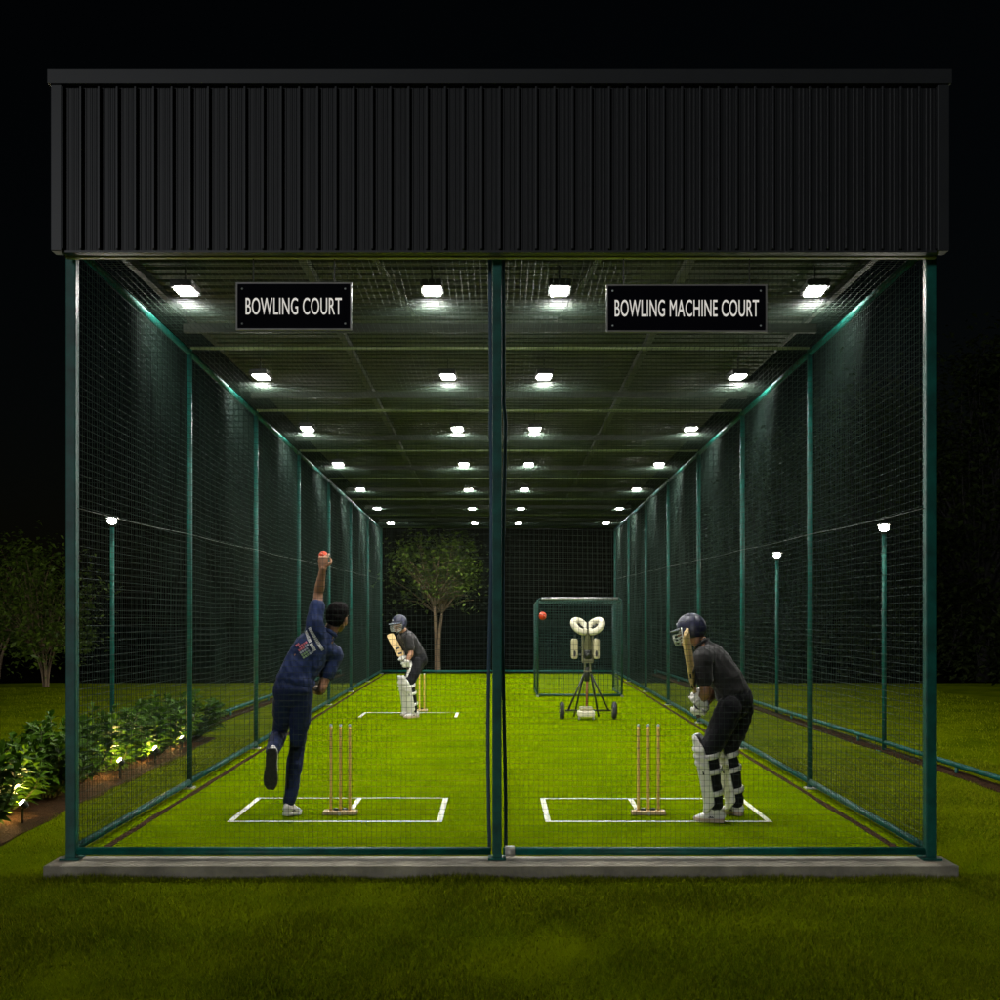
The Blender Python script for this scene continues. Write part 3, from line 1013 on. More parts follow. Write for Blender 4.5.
def quad_line(mb, p, q, w, z=.005):
    p, q = V((*p, z)), V((*q, z))
    d = (q - p).normalized()
    s = V((-d.y, d.x, 0)) * (w / 2)
    n = max(2, int((q - p).length / .05))
    vs = []
    for i in range(n + 1):
        c = p + (q - p) * (i / n)
        a = 1 + .12 * noise.noise(c * 9)
        b = 1 + .12 * noise.noise(c * 9 + V((5, 5, 5)))
        vs += [c - s * a, c + s * b]
    mb.add(vs, [(2 * i, 2 * i + 2, 2 * i + 3, 2 * i + 1) for i in range(n)])


def crease(x0, x1, y0, y1, xm, label):
    mb = MB()
    w = .042
    quad_line(mb, (x0 - w / 2, y0), (x1 + w / 2, y0), w)
    quad_line(mb, (x0 - w / 2, y1), (x1 + w / 2, y1), w)
    quad_line(mb, (x0, y0 + w / 2), (x0, y1 - w / 2), w)
    quad_line(mb, (x1, y0 + w / 2), (x1, y1 - w / 2), w)
    quad_line(mb, (xm, y0 + .36), (xm, y1 - w / 2), w)
    tag(mb.build('crease_lines', M['line']), kind='structure')


crease(-2.02, -.435, 9.08, 10.18, -1.165, '')
crease(.387, 2.06, 9.08, 10.15, 1.125, '')
mb = MB()
quad_line(mb, (-2.02, 18.2), (-.57, 18.2), .06)
quad_line(mb, (-2.0, 17.45), (-2.0, 18.17), .045)
quad_line(mb, (-.60, 17.45), (-.60, 18.17), .045)
tag(mb.build('crease_lines', M['line']), kind='structure')

# ------------------------------------------------------------------ the roofed double cage
cage = empty('cricket_cage', (0, Y0, 0), 'long open-fronted cricket cage of green posts under a charcoal ribbed roof fascia', 'building')


def post(x, y, w, square=True, z1=None, plate=True):
    mb = MB()
    z1 = z1 if z1 else ztop(y)
    if square:
        mb.box(x - w / 2, x + w / 2, y - w / 2, y + w / 2, 0.002, z1, .006)
    else:
        mb.bar((x, y, 0.002), (x, y, z1), w / 2, 14)
    o = mb.build('post', M['green'], cage, smooth=not square)
    if plate:
        MB().box(x - w * .95, x + w * .95, y - w * .95, y + w * .95, .0005, .012).build('base_plate', M['plate'] if not square else M['green'], o)
    return o


for x, s in ((XL, 1), (XR, -1)):
    post(x, Y0, .066)
    for k in range(1, NB + 1):
        post(x, Y0 + BAY * k, .052, False)
post(0, Y0, .060)
post(0, YB, .052, False)


def rail(name, p, q, r, m=None, n=12):
    return MB().bar(p, q, r, n).build(name, m or M['green'], cage, smooth=True)


for x in (XL, XR):
    rail('top_rail', (x, Y0 + .037, ztop(Y0) - .03), (x, YB - .027, ztop(YB) - .03), .025)
    for k in range(NB):
        a = .037 if k == 0 else .027
        rail('bottom_rail', (x, Y0 + BAY * k + a, .062), (x, Y0 + BAY * (k + 1) - .027, .062), .026)
rail('bottom_rail', (XL + .037, Y0, .05), (-.04, Y0, .05), .029)
fr = rail('bottom_rail', (.04, Y0, .05), (XR - .037, Y0, .05), .029)
MB().bar((.052, Y0, .05), (.115, Y0, .05), .037, 16).build('coupling', M['plate'], fr, smooth=True)
rail('bottom_rail', (XL + .027, YB, .06), (-.027, YB, .06), .026)
rail('bottom_rail', (.027, YB, .06), (XR - .027, YB, .06), .026)
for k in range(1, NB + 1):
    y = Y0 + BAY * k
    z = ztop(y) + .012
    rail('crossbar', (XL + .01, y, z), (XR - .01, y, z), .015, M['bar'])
    # net ties hooked over the crossbar
rail('crossbar', (XL + .03, Y0 + .02, ztop(Y0) - .05), (XR - .03, Y0 + .02, ztop(Y0) - .05), .022)

# roof: ribbed sheet over purlins, falling to the back
RZ = .30
mb = MB()
n = 0
ysr = []
y = 7.66
while y < YB + .35:
    ysr += [(y, 0), (y + .10, 0), (y + .115, .028), (y + .155, .028)]
    y += .17
vs, fs = [], []
for (yy, dz) in ysr:
    vs += [(XL + .0, yy, ztop(yy) + RZ + dz), (XR - .01, yy, ztop(yy) + RZ + dz)]
for i in range(len(ysr) - 1):
    fs.append((2 * i, 2 * i + 1, 2 * i + 3, 2 * i + 2))
mb.add(vs, fs)
mb.build('roof_sheet', M['roof'], cage)
for x in (-1.45, 1.45):
    MB().obox((x, (7.68 + YB) / 2, (ztop(7.68) + ztop(YB)) / 2 + RZ - .035), (.03, 0, 0), (0, (YB - 7.68) / 2, (ztop(YB) - ztop(7.68)) / 2), (0, 0, .03)).build('purlin', M['roof'], cage)
for k in range(NB + 1):
    y = Y0 + BAY * k + (.06 if k == 0 else 0)
    MB().box(XL - .05, XR + .05, y - .025, y + .025, ztop(y) + RZ - .15, ztop(y) + RZ - .075).build('roof_beam', M['roof'], cage)
# light bracing strips seen through the roof net
for (xa, ya, xb, yb) in ((-1.0, 8.0, -.7, 10.6), (.85, 8.0, .55, 10.6)):
    MB().obox(((xa + xb) / 2, (ya + yb) / 2, ztop(9.3) + RZ - .08), (.022, 0, 0), ((xb - xa) / 2, (yb - ya) / 2, -.03), (0, 0, .006)).build('roof_brace', M['roof'], cage)

# fascia: 7.55 in front of the posts
FY, FZ0, FZ1 = 7.55, 3.862, 4.90
FX0, FX1 = (53 - CX) * FY / F, (947 - CX) * FY / F
mb = MB()
pw = .1127
nP = 48
x0, x1 = FX0 + .07, FX1 - .07
pw = (x1 - x0) / nP
prof = []
for i in range(nP):
    xx = x0 + i * pw
    prof += [(xx, 0), (xx + .010, 0), (xx + .016, -.0018), (xx + .026, -.0018), (xx + .030, 0), (xx + .050, 0), (xx + .054, -.0018), (xx + .062, -.0018), (xx + .066, 0),
             (xx + .076, 0), (xx + .080, -.0018), (xx + .088, -.0018), (xx + .092, 0)]
prof.append((x1, 0))
vs, fs = [], []
for (xx, dy) in prof:
    vs += [(xx, FY + dy, FZ0 + .012), (xx, FY + dy, FZ1)]
for i in range(len(prof) - 1):
    fs.append((2 * i, 2 * i + 2, 2 * i + 3, 2 * i + 1))
mb.add(vs, fs)
mb.box(x0, x1, FY + .004, FY + .05, FZ0 + .012, FZ1)
fas = mb.build('fascia_panel', M['fascia'], cage)
mb = MB()
for i in range(nP + 1):
    xx = x0 + i * pw
    mb.box(xx - .008, xx + .006, FY - .034, FY + .002, FZ0 + .014, FZ1 - .004, .003)
mb.build('standing_seams', M['seam'], fas)
MB().box(FX0, FX0 + .068, FY - .04, FY + .06, FZ0, FZ1 + .002, .004).build('corner_trim', M['trim'], cage)
MB().box(FX1 - .068, FX1, FY - .04, FY + .06, FZ0, FZ1 + .002, .004).build('corner_trim', M['trim'], cage)
MB().box(FX0 - .018, FX1 + .012, FY - .055, FY + .09, FZ1 + .003, FZ1 + .093, .004).build('fascia_cap', M['trim'], cage)
MB().box(FX0 + .07, FX1 - .07, FY - .012, FY + .06, FZ0 - .003, FZ0 + .010).build('bottom_trim', M['trim'], cage)
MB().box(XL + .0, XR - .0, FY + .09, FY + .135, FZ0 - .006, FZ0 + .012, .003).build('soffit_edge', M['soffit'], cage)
for x, s in ((FX0 + .002, 1), (FX1 - .002, -1)):
    a, b = sorted((x, x + s * .05))
    MB().box(a, b, FY + .062, YB + .4, FZ0 + .34, FZ1).build('side_parapet', M['fascia'], cage)


# ------------------------------------------------------------------ nets
def strands(origin, u, v, n, Lu, Lv, cell, r, bulge=.02, seed=0.0, seg=.33, vlen=None, cellv=None):
    """square-mesh net in the plane (u, v) with sag along n; vlen(a) gives height at position a along u"""
    o, u, v, n = V(origin), V(u), V(v), V(n)
    vlen = vlen or (lambda a: Lv)

    def disp(a, b):
        H = vlen(a)
        fa = min(1, 5 * a / Lu, 5 * (Lu - a) / Lu)
        fb = min(1, 4 * b / H, 4 * (H - b) / H)
        w = max(0, fa) * max(0, fb)
        d = bulge * w * (noise.noise(V((a * .8 + seed, b * .9, seed))) * 1.5 + .5 * noise.noise(V((a * 2.2, b * 2.0 + seed, 4))))
        s = .012 * w * noise.noise(V((a * 1.1, b * 1.1, seed + 20)))
        g = -.014 * math.sin(math.pi * ((a % 1.48) / 1.48)) * (1 if abs(v.z) > .5 else 0) * w
        return d, s, g

    V_, F_ = [], []

    def tube(pts, a1, a2):
        k = len(V_)
        for p in pts:
            V_.extend([p + a1 * r, p + a2 * r, p - a1 * r, p - a2 * r])
        for i in range(len(pts) - 1):
            for j in range(4):
                q = k + 4 * i
                F_.append((q + j, q + (j + 1) % 4, q + 4 + (j + 1) % 4, q + 4 + j))

    nu = int(round(Lu / cell))
    for i in range(nu + 1):
        a = Lu * i / nu
        H = vlen(a)
        k = max(2, int(H / seg))
        pts = []
        for j in range(k + 1):
            b = H * j / k
            d, s, g = disp(a, b)
            pts.append(o + u * (a + s) + v * (b + g) + n * d)
        tube(pts, u, n)
    Hm = max(vlen(0), vlen(Lu))
    nv = int(round(Hm / (cellv or cell)))
    k = max(2, int(Lu / seg))
    for i in range(nv + 1):
        pts = []
        for j in range(k + 1):
            a = Lu * j / k
            b = vlen(a) * i / nv
            d, s, g = disp(a, b)
            pts.append(o + u * (a + s) + v * (b + g) + n * d)
        tube(pts, v, n)
    mb = MB()
    mb.v = [tuple(p) for p in V_]
    mb.f = F_
    return mb




def net(name, label, mb, m, loc):
    o = mb.build(name, m, None, loc)
    return tag(o, label, 'net', 'dark green nets hung on the cage')


zf = ztop(Y0) - .09
net('net', 'taut net across the front of the left court below the BOWLING COURT sign',
    strands((XL + .04, Y0 - .01, .03), X, Z, Y, -.05 - (XL + .04), zf - .03, .0315, .00102, .012, 1.0, cellv=.037), M['netdark'], (XL / 2, Y0, 0))
net('net', 'taut net across the front of the right court below the BOWLING MACHINE COURT sign',
    strands((.05, Y0 - .01, .03), X, Z, Y, XR - .04 - .05, zf - .03, .0315, .00102, .012, 2.0, cellv=.037), M['netdark'], (XR / 2, Y0, 0))
nl = net('net', 'long dark green side net along the left of the cage beside the hedge',
         strands((XL + .03, Y0 + .05, .05), Y, Z, X, YB - Y0 - .1, 0, .048, .00112, .03, 3.0, .37, lambda a: ztop(Y0 + a) - .10, cellv=.052), M['net'], (XL, (Y0 + YB) / 2, 0))
nr = net('net', 'long dark green side net along the right of the cage beside the batsman',
         strands((XR - .03, Y0 + .05, .05), Y, Z, X, YB - Y0 - .1, 0, .048, .00112, .03, 8.0, .37, lambda a: ztop(Y0 + a) - .10, cellv=.052), M['net'], (XR, (Y0 + YB) / 2, 0))
net('net', 'dark back net closing the left court in front of the garden tree',
    strands((XL + .03, YB - .04, .05), X, Z, Y, -.04 - XL - .03, ztop(YB) - .1, .047, .0014, .03, 5.0), M['netdark'], (XL / 2, YB, 0))
net('net', 'dark back net closing the right court behind the practice goal',
    strands((.04, YB - .04, .05), X, Z, Y, XR - .03 - .04, ztop(YB) - .1, .047, .0014, .03, 6.0), M['netdark'], (XR / 2, YB, 0))
nd = net('net', 'loose curtain net hanging between the two courts behind the middle post',
         strands((0, Y0 + .1, .02), Y, Z, X, YB - Y0 - .2, 0, .047, .0014, .06, 12.0, .30, lambda a: ztop(Y0 + a) - .06), M['netdark'], (0, (Y0 + YB) / 2, 0))
sl = V((0, YB - Y0, ztop(YB) - ztop(Y0))).normalized()
net('net', 'dark ceiling net stretched level under the roof over the left court',
    strands((XL + .03, Y0 + .06, ztop(Y0) - .012), X, sl, Z, -.03 - XL - .02, YB - Y0 - .1, .047, .0015, .015, 15.0, .5), M['netdark'], (XL / 2, (Y0 + YB) / 2, 3.7))
net('net', 'dark ceiling net stretched level under the roof over the right court',
    strands((.03, Y0 + .06, ztop(Y0) - .012), X, sl, Z, XR - .02 - .03, YB - Y0 - .1, .047, .0015, .015, 16.0, .5), M['netdark'], (XR / 2, (Y0 + YB) / 2, 3.7))
# support ropes laced half way up the side nets, border tape on the curtain
for o, x in ((nl, XL + .035), (nr, XR - .035)):
    pts = []
    for k in range(NB):
        for j in range(8):
            t = j / 8
            pts.append((x, Y0 + BAY * (k + t), 2.27 - .012 * math.sin(math.pi * t) - .004 * k))
    pts.append((x, YB, 2.24))
    MB().tube(pts, .003, 6).build('support_rope', M['rope'], o, smooth=True)
pts = [(.02 * math.sin(y * 1.7), Y0 + .1 + y, .025) for y in np.arange(0, YB - Y0 - .2, .4)]
MB().tube(pts, .009, 6).build('border_rope', M['rope'], nd, smooth=True)
mb = MB()
for sx, a, ph in ((-1, .062, 0), (1, .058, 1.3)):
    pts = []
    for k in range(30):
        z = .03 + (ztop(Y0) - .12) * k / 29
        pts.append((sx * (.036 + a * .38 * (.5 + .5 * math.sin(z * 2.1 + ph)) * (1 if z < 2.9 else .4)), Y0 + .12 + .02 * math.sin(z * 3), z))
    mb.loft(pts, [(.012, .004)] * len(pts), X, 8, 'flat')
mb.build('border_tape', M['bluerope'], nd, smooth=True)


# ------------------------------------------------------------------ floodlights under the roof
def flood(loc):
    x, y, z = loc
    e = empty('floodlight', loc, None, 'light', 'rows of white floodlights under the roof')
    mb = MB()
    mb.box(x - .085, x + .085, y - .145, y + .145, z + .012, z + .055, .008)
    mb.box(x - .085, x + .085, y - .145, y - .122, z - .002, z + .011)
    mb.box(x - .085, x + .085, y + .122, y + .145, z - .002, z + .011)
    mb.box(x - .085, x - .066, y - .121, y + .121, z - .002, z + .011)
    mb.box(x + .066, x + .085, y - .121, y + .121, z - .002, z + .011)
    mb.build('housing', M['housing'], e)
    MB().box(x - .005, x + .005, y - .006, y + .006, z + .056, ztop(y) + RZ - .005).build('bracket', M['housing'], e)
    MB().box(x - .060, x + .060, y - .106, y + .106, z - .014, z + .011).build('diffuser', M['lamp'], e)
    return e


ordn = ['front', 'second', 'third', 'fourth', 'fifth', 'sixth', 'back']
colname = ['outer left', 'inner left', 'inner right', 'outer right']
proto = None
for k in range(NB):
    y = Y0 + BAY * (k + .5)
    z = ztop(y) + .10 - .007 * (y - 9.25)
    for c, x in enumerate((-2.40, -.50, .48, 2.45)):
        if proto is None:
            proto = o = flood((x, y, z))
        else:
            o = copy_tree(proto)
            o.location = (x, y, z)
            o.rotation_euler = (random.uniform(-.03, .03), random.uniform(-.03, .03), random.uniform(-.06, .06))
        o['label'] = f'white rectangular floodlight of the {ordn[k]} row under the roof, {colname[c]} one in that row'


# ------------------------------------------------------------------ lamp posts, low rails, bed lamps
def lamp_post(x, y, z1, label):
    zb = lawn_z(y) - .03
    e = empty('lamp_post', (x, y, zb), label, 'lamp post', 'lamp posts on the lawn')
    MB().bar((x, y, zb), (x, y, z1 - .06), .026, 12).build('pole', M['green'], e, smooth=True)
    MB().box(x - .07, x + .07, y - .07, y + .07, zb + .001, zb + .03).build('base_plate', M['green'], e)
    h = MB()
    h.loft([(x, y, z1 - .06), (x, y, z1 - .03)], [.028, .05], n=14, cap='flat')
    h.loft([(x, y, z1 + .045), (x, y, z1 + .07)], [.075, .05], n=14, cap='flat')
    h.bar((x, y, z1 - .031), (x, y, z1 + .046), .012, 8)
    hd = h.build('lamp_head', M['housing'], e, smooth=False)
    MB().ell((x, y, z1 + .01), (.052, .052, .034), None, 16, 10).build('lamp_diffuser', M['parklamp'], hd, smooth=True)


lamp_post(-4.36, 13.6, at(113, 522, 13.6).z, 'slim green lamp post behind the hedge at the left of the cage')
lamp_post(at(884, 530, 13.7).x, 13.7, at(884, 529, 13.7).z, 'nearer green lamp post on the right lawn, close to the corner post')
lamp_post(at(777, 556, 18.4).x, 18.4, at(777, 556, 18.4).z, 'farther green lamp post on the right lawn, above the near batsman')


def low_rail(xa, ya, xb, yb, label):
    e = empty('low_rail', (xa, ya, -.03), label, 'rail', 'low pipe rails on the lawn')
    MB().bar((xa, ya, .07), (xb, yb, .075), .026, 12).build('rail', M['green'], e, smooth=True)
    n = int((yb - ya) / 2.6)
    for k in range(n + 1):
        t = k / n
        x, y = xa + (xb - xa) * t, ya + (yb - ya) * t
        MB().bar((x, y, -.05), (x, y, .045), .018, 8).build('support', M['green'], e, smooth=True)


low_rail(4.64, 9.0, 3.76, 28.5, 'low green pipe rail crossing the lawn right of the cage')
low_rail(-4.05, 15.3, -3.72, 28.5, 'low green pipe rail on the lawn left of the cage behind the hedge')


def bed_lamp(px, py, d, label):
    p = at(px, py, d)
    e = empty('garden_spotlight', (p.x, d, 0), label, 'garden light', 'stake spotlights in the planting bed')
    MB().bar((p.x, d, -.04), (p.x, d, p.z - .04), .009, 8).build('stake', M['gunmetal'], e)
    c = V((p.x, d, p.z))
    ax = V((-.72, -.05, .66)).normalized()
    hd = MB().loft([c - ax * .05, c - ax * .02, c], [.018, .03, .033], n=14, cap='flat').build('lamp_head', M['gunmetal'], e)
    MB().ell(c + ax * .004, (.026, .026, .014), (ax.orthogonal().normalized(), ax.cross(ax.orthogonal().normalized()), ax), 12, 8).build('lens', M['bedlamp'], hd, smooth=True)


bed_lamp(22.5, 803, 9.15, 'small glowing stake spotlight nearest the left edge, in front of the hedge')
bed_lamp(120, 760.5, 11.45, 'small glowing stake spotlight in the hedge bed just right of the corner post')
bed_lamp(155, 748.5, 12.6, 'small stake spotlight third along the hedge bed from the front')
bed_lamp(182, 737.5, 13.8, 'small stake spotlight at the far end of the hedge bed')


# ------------------------------------------------------------------ foliage
def leaves_mesh(name, base, direc, length, width, droop=.25, fold=.25):
    """lance-shaped leaves: base (N,3), direc (N,3) unit, length (N,), width (N,)"""
    base, direc = np.asarray(base), np.asarray(direc)
    N = len(base)
    up = np.tile(np.array([0, 0, 1.0]), (N, 1)) + rng.normal(0, .35, (N, 3))
    side = np.cross(direc, up)
    side /= np.linalg.norm(side, axis=1, keepdims=True) + 1e-9
    nrm = np.cross(side, direc)
    L, W = length[:, None], width[:, None]
    dr = np.zeros((N, 3))
    dr[:, 2] = -1
    mid = base + direc * L * .5 + dr * L * droop * .25
    tip = base + direc * L + dr * L * droop
    l = mid - side * W + nrm * W * fold
    r = mid + side * W + nrm * W * fold
    v = np.stack([base, l, mid, r, tip], 1).reshape(-1, 3)
    k = (np.arange(N) * 5)[:, None]
    f = np.concatenate([k + np.array([[0, 2, 1]]), k + np.array([[0, 3, 2]]), k + np.array([[1, 2, 4]]), k + np.array([[2, 3, 4]])], 1)
    return np_mesh(name, v, f.ravel(), 3)


def rand_dirs(n, zmin=-.3, zmax=1.0):
    a = rng.uniform(0, 2 * math.pi, n)
    z = rng.uniform(zmin, zmax, n)
    r = np.sqrt(1 - np.clip(z, -1, 1) ** 2)
    return np.stack([r * np.cos(a), r * np.sin(a), z], 1)


def hedge_shrub(h, w, seed):
    e = empty('shrub', (0, 0, 0), None, 'shrub', 'leafy shrubs in the hedge by the cage')
    st = MB()
    B, D = [], []
    R = random.Random(seed)
    for i in range(27):
        a = R.uniform(0, 6.28)
        rr = w * R.random() ** .45
        tip = V((rr * math.cos(a), rr * math.sin(a), h * R.uniform(.68, 1.06) * (1 - .22 * (rr / w) ** 2)))
        b0 = V((tip.x * .3, tip.y * .3, -.02))
        mid = (b0 + tip) / 2 + V((tip.x * .22, tip.y * .22, 0))
        pts = [V(p) for p in spline([b0, mid, tip], 5)]
        st.loft(pts, [.008 - .005 * k / (len(pts) - 1) for k in range(len(pts))], n=5, cap='flat')
        nl = 46
        for k in range(nl):
            t = .16 + .84 * (k + R.random()) / nl
            q = t * (len(pts) - 1)
            i0 = min(int(q), len(pts) - 2)
            p = pts[i0].lerp(pts[i0 + 1], q - i0)
            ang = R.uniform(0, 6.28)
            el = R.uniform(.15, 1.0) + .5 * (t > .93)
            B.append(p)
            D.append((math.cos(ang) * math.cos(el), math.sin(ang) * math.cos(el), math.sin(el)))
    B, D = np.array([tuple(p) for p in B]), np.array(D)
    N = len(B)
    L = rng.uniform(.10, .185, N)
    me = leaves_mesh('foliage', B, D, L, L * rng.uniform(.13, .2, N), .42, .35)
    link('foliage', me, M['leaf'], e)
    st.build('stem', M['stem'], e)
    return e


protos = [hedge_shrub(.63, .40, s) for s in (3, 5, 9)]
hx = [(x + .08, y) for x, y in [(-4.02, 8.05), (-3.98, 8.8), (-4.08, 9.6), (-3.98, 10.35), (-4.06, 11.15), (-3.95, 11.9), (-4.02, 12.65), (-3.92, 13.35), (-3.96, 14.05), (-3.9, 14.75)]]
htxt = ['nearest hedge shrub, cut off at the far left', 'hedge shrub directly behind the nearest glowing spotlight', 'hedge shrub just left of the front corner post, behind the nearest spotlight',
        'hedge shrub partly hidden by the front left corner post', 'hedge shrub directly right of the front left corner post', 'hedge shrub behind the second glowing spotlight',
        'hedge shrub between the second and third spotlights', 'hedge shrub behind the third spotlight', 'hedge shrub behind the farthest spotlight', 'last hedge shrub at the far end, behind the second side post']
for i, (x, y) in enumerate(hx):
    o = protos[i] if i < 3 else copy_tree(protos[i % 3])
    o.location = (x, y, 0)
    o.rotation_euler.z = 1.9 * i
    s = 1.0 + .1 * math.sin(i * 2.3)
    o.scale = (s, s, (.92 if i < 6 else .84) + .06 * math.sin(i * 1.7))
    o['label'] = 'dark glossy ' + htxt[i]


def tree(name, loc, h, cr, ch, nb, nleaf, llen, m, label, group, trunk_r=.06, stems=3, split=.35, seed=1, cz=None, gap=.0, zlow=-.8):
    """trunk(s) splitting into limbs that reach into an uneven crown of leaf clusters"""
    R = random.Random(seed)
    e = empty(name, loc, label, 'tree', group)
    x, y, z = loc
    tr = MB()
    czz = cz if cz is not None else h - ch
    B, D = [], []
    lim = []
    base_pts = []
    hs = h * split
    if stems == 1:
        pts = [V((x, y, z - .05)), V((x + .03, y, z + hs * .5)), V((x - .02, y, z + hs))]
        tr.loft(pts, [trunk_r * 1.25, trunk_r, trunk_r * .8], n=10, cap='flat')
        starts = [(pts[-1], trunk_r * .6)]
    else:
        starts = []
        for k in range(stems):
            a = 6.28 * k / stems + R.uniform(-.4, .4)
            sp = R.uniform(.10, .26) * cr
            p0 = V((x + .04 * math.cos(a), y + .04 * math.sin(a), z - .05))
            p1 = V((x + sp * .35 * math.cos(a), y + sp * .35 * math.sin(a), z + hs * .55))
            p2 = V((x + sp * math.cos(a), y + sp * math.sin(a), z + hs * R.uniform(.9, 1.25)))
            pts = [V(q) for q in spline([p0, p1, p2], 4)]
            tr.loft(pts, [trunk_r * (1 - .45 * i / (len(pts) - 1)) for i in range(len(pts))], n=8, cap='flat')
            starts.append((p2, trunk_r * .5))
    for i in range(nb):
        a = R.uniform(0, 6.28)
        u = R.uniform(zlow, 1)
        rr = (1 - abs(u) ** 2.2) ** .5 * R.uniform(.55, 1.08)
        lob = 1 + .22 * math.sin(3 * a + seed) + .12 * math.sin(5 * a + 2 * u)
        tip = V((x + cr * rr * lob * math.cos(a), y + cr * rr * lob * math.sin(a), z + czz + ch * u * R.uniform(.8, 1.05)))
        s0, r0 = min(starts, key=lambda q: (V((q[0].x - tip.x, q[0].y - tip.y, 0))).length + R.uniform(0, cr * .4))
        mid = s0.lerp(tip, .5) + V((0, 0, .10 * ch)) + V((R.uniform(-.1, .1), R.uniform(-.1, .1), 0)) * cr
        pts = [V(q) for q in spline([s0, mid, tip], 5)]
        tr.loft(pts, [max(.004, r0 * (1 - .85 * k / (len(pts) - 1)) * .7) for k in range(len(pts))], n=5, cap='flat')
        if R.random() < gap:
            continue
        cl = cr * R.uniform(.13, .26)
        for k in range(nleaf):
            if k % 3 == 0:
                q = R.uniform(.45, 1) * (len(pts) - 1)
                i0 = min(int(q), len(pts) - 2)
                c = pts[i0].lerp(pts[i0 + 1], q - i0)
                s_ = cl * .5
            else:
                c = tip
                s_ = cl
            B.append((c.x + R.gauss(0, s_), c.y + R.gauss(0, s_), c.z + R.gauss(0, s_ * .8)))
    B = np.array(B)
    N = len(B)
    D = rand_dirs(N, -.5, .7)
    L = rng.uniform(.7, 1.3, N) * llen
    link('crown', leaves_mesh('crown', B, D, L, L * rng.uniform(.2, .32, N), .3, .3), m, e)
    tr.build('trunk', M['darkbark'] if name == 'evergreen_tree' else M['bark'], e, smooth=True)
    return e


tree('garden_tree', (at(437, 0, 29.7).x, 29.7, -.04), 3.5, 1.1, 1.05, 100, 46, .13, M['treeleaf'],
     'broad leafy tree with several pale stems standing behind the left court back net', 'garden trees', .058, 3, .40, 4, cz=2.42, gap=.12, zlow=-.7)
tree('garden_tree', (at(46, 0, 24.3).x, 24.3, -.04), 2.95, 1.1, 1.25, 85, 44, .125, M['treeleaf'],
     'small multi-stemmed tree with bare lower stems on the lawn at the far left', 'garden trees', .022, 8, .24, 11, cz=1.62, gap=.06, zlow=-.95)
tree('garden_tree', (at(-4, 0, 26.5).x, 26.5, -.04), 3.1, 1.3, 1.4, 90, 46, .13, M['treeleaf'],
     'dark bushy tree cut off at the far left beside the small multi-stemmed one', 'garden trees', .04, 4, .3, 23, cz=1.8)
big = tree('evergreen_tree', (10.6, 26.2, -.04), 7.3, 2.1, 3.6, 190, 80, .17, M['darkleaf'],
           'tall dark tree on the right lawn edge, cut off at the far right', 'dark trees behind the right lawn', .12, 1, .2, 31, cz=3.7, zlow=-1)
spots = [((9.0, 28.2), .95, 2.1, 'tall dark tree just right of the front right corner post, behind the lawn'),
         ((7.2, 30.5), .8, 4.0, 'dark tree seen through the right side net behind the nearer lamp post'),
         ((12.6, 27.5), 1.05, 5.1, 'dark tree rising at the right edge behind the tallest one')]
for (x, y), s, a, lb in spots:
    o = copy_tree(big)
    o.location = (x, y, -.04)
    o.rotation_euler.z = a
    o.scale = (s, s, s)
    o['label'] = lb

# grass blades on the lawn round the cage
def grass(n, box_, hmin, hmax, excl):
    x = rng.uniform(box_[0], box_[1], n)
    y = rng.uniform(box_[2], box_[3], n)
    k = ~excl(x, y)
    return x[k], y[k], rng.uniform(hmin, hmax, k.sum())


ins = lambda x, y: ((x > -2.9) & (x < 2.95) & (y > 7.5)) | ((x < -3.5) & (x > -4.72) & (y < 15)) | (np.abs(x - (4.66 - .0462 * (y - 9))) < .1)
sets = [grass(150000, (-3.6, 3.6, 4.9, 7.62), .018, .045, ins), grass(70000, (2.9, 5.2, 7.0, 13), .012, .036, ins), grass(36000, (-4.0, -2.85, 7.0, 15), .012, .032, ins),
        grass(9000, (-2.9, 2.95, 7.50, 7.557), .03, .055, lambda x, y: x > 99), grass(20000, (2.9, 8.5, 13, 24), .018, .04, ins), grass(24000, (-10.5, -4.7, 8.5, 24), .018, .04, ins)]
gx = np.concatenate([s[0] for s in sets]); gy = np.concatenate([s[1] for s in sets]); gh = np.concatenate([s[2] for s in sets])
N = len(gx)
t_ = np.clip((gy - 6.9) / 2.2, 0, 1)
gz = -.09 + .07 * t_ * t_ * (3 - 2 * t_) - .02
ang = rng.uniform(0, 2 * math.pi, N)
lean = rng.uniform(.2, 1.1, N) * gh
gw = rng.uniform(.0014, .0036, N) * np.where(gy > 12, 1.8, 1.0)
dx, dy = np.cos(ang), np.sin(ang)
patch = np.array([noise.noise(V((a * 2.2, b * 2.2, 2))) for a, b in zip(gx[::1], gy[::1])])
gh = gh * (1 + .45 * patch)
b1 = np.stack([gx - dy * gw, gy + dx * gw, gz], 1)
b2 = np.stack([gx + dy * gw, gy - dx * gw, gz], 1)
tp = np.stack([gx + dx * lean, gy + dy * lean, gz + gh], 1)
me = np_mesh('grass', np.stack([b1, b2, tp], 1).reshape(-1, 3), np.arange(3 * N), 3)
tag(link('grass', me, M['blade']), 'short green grass blades of the lawn round the cage', 'grass', kind='stuff')


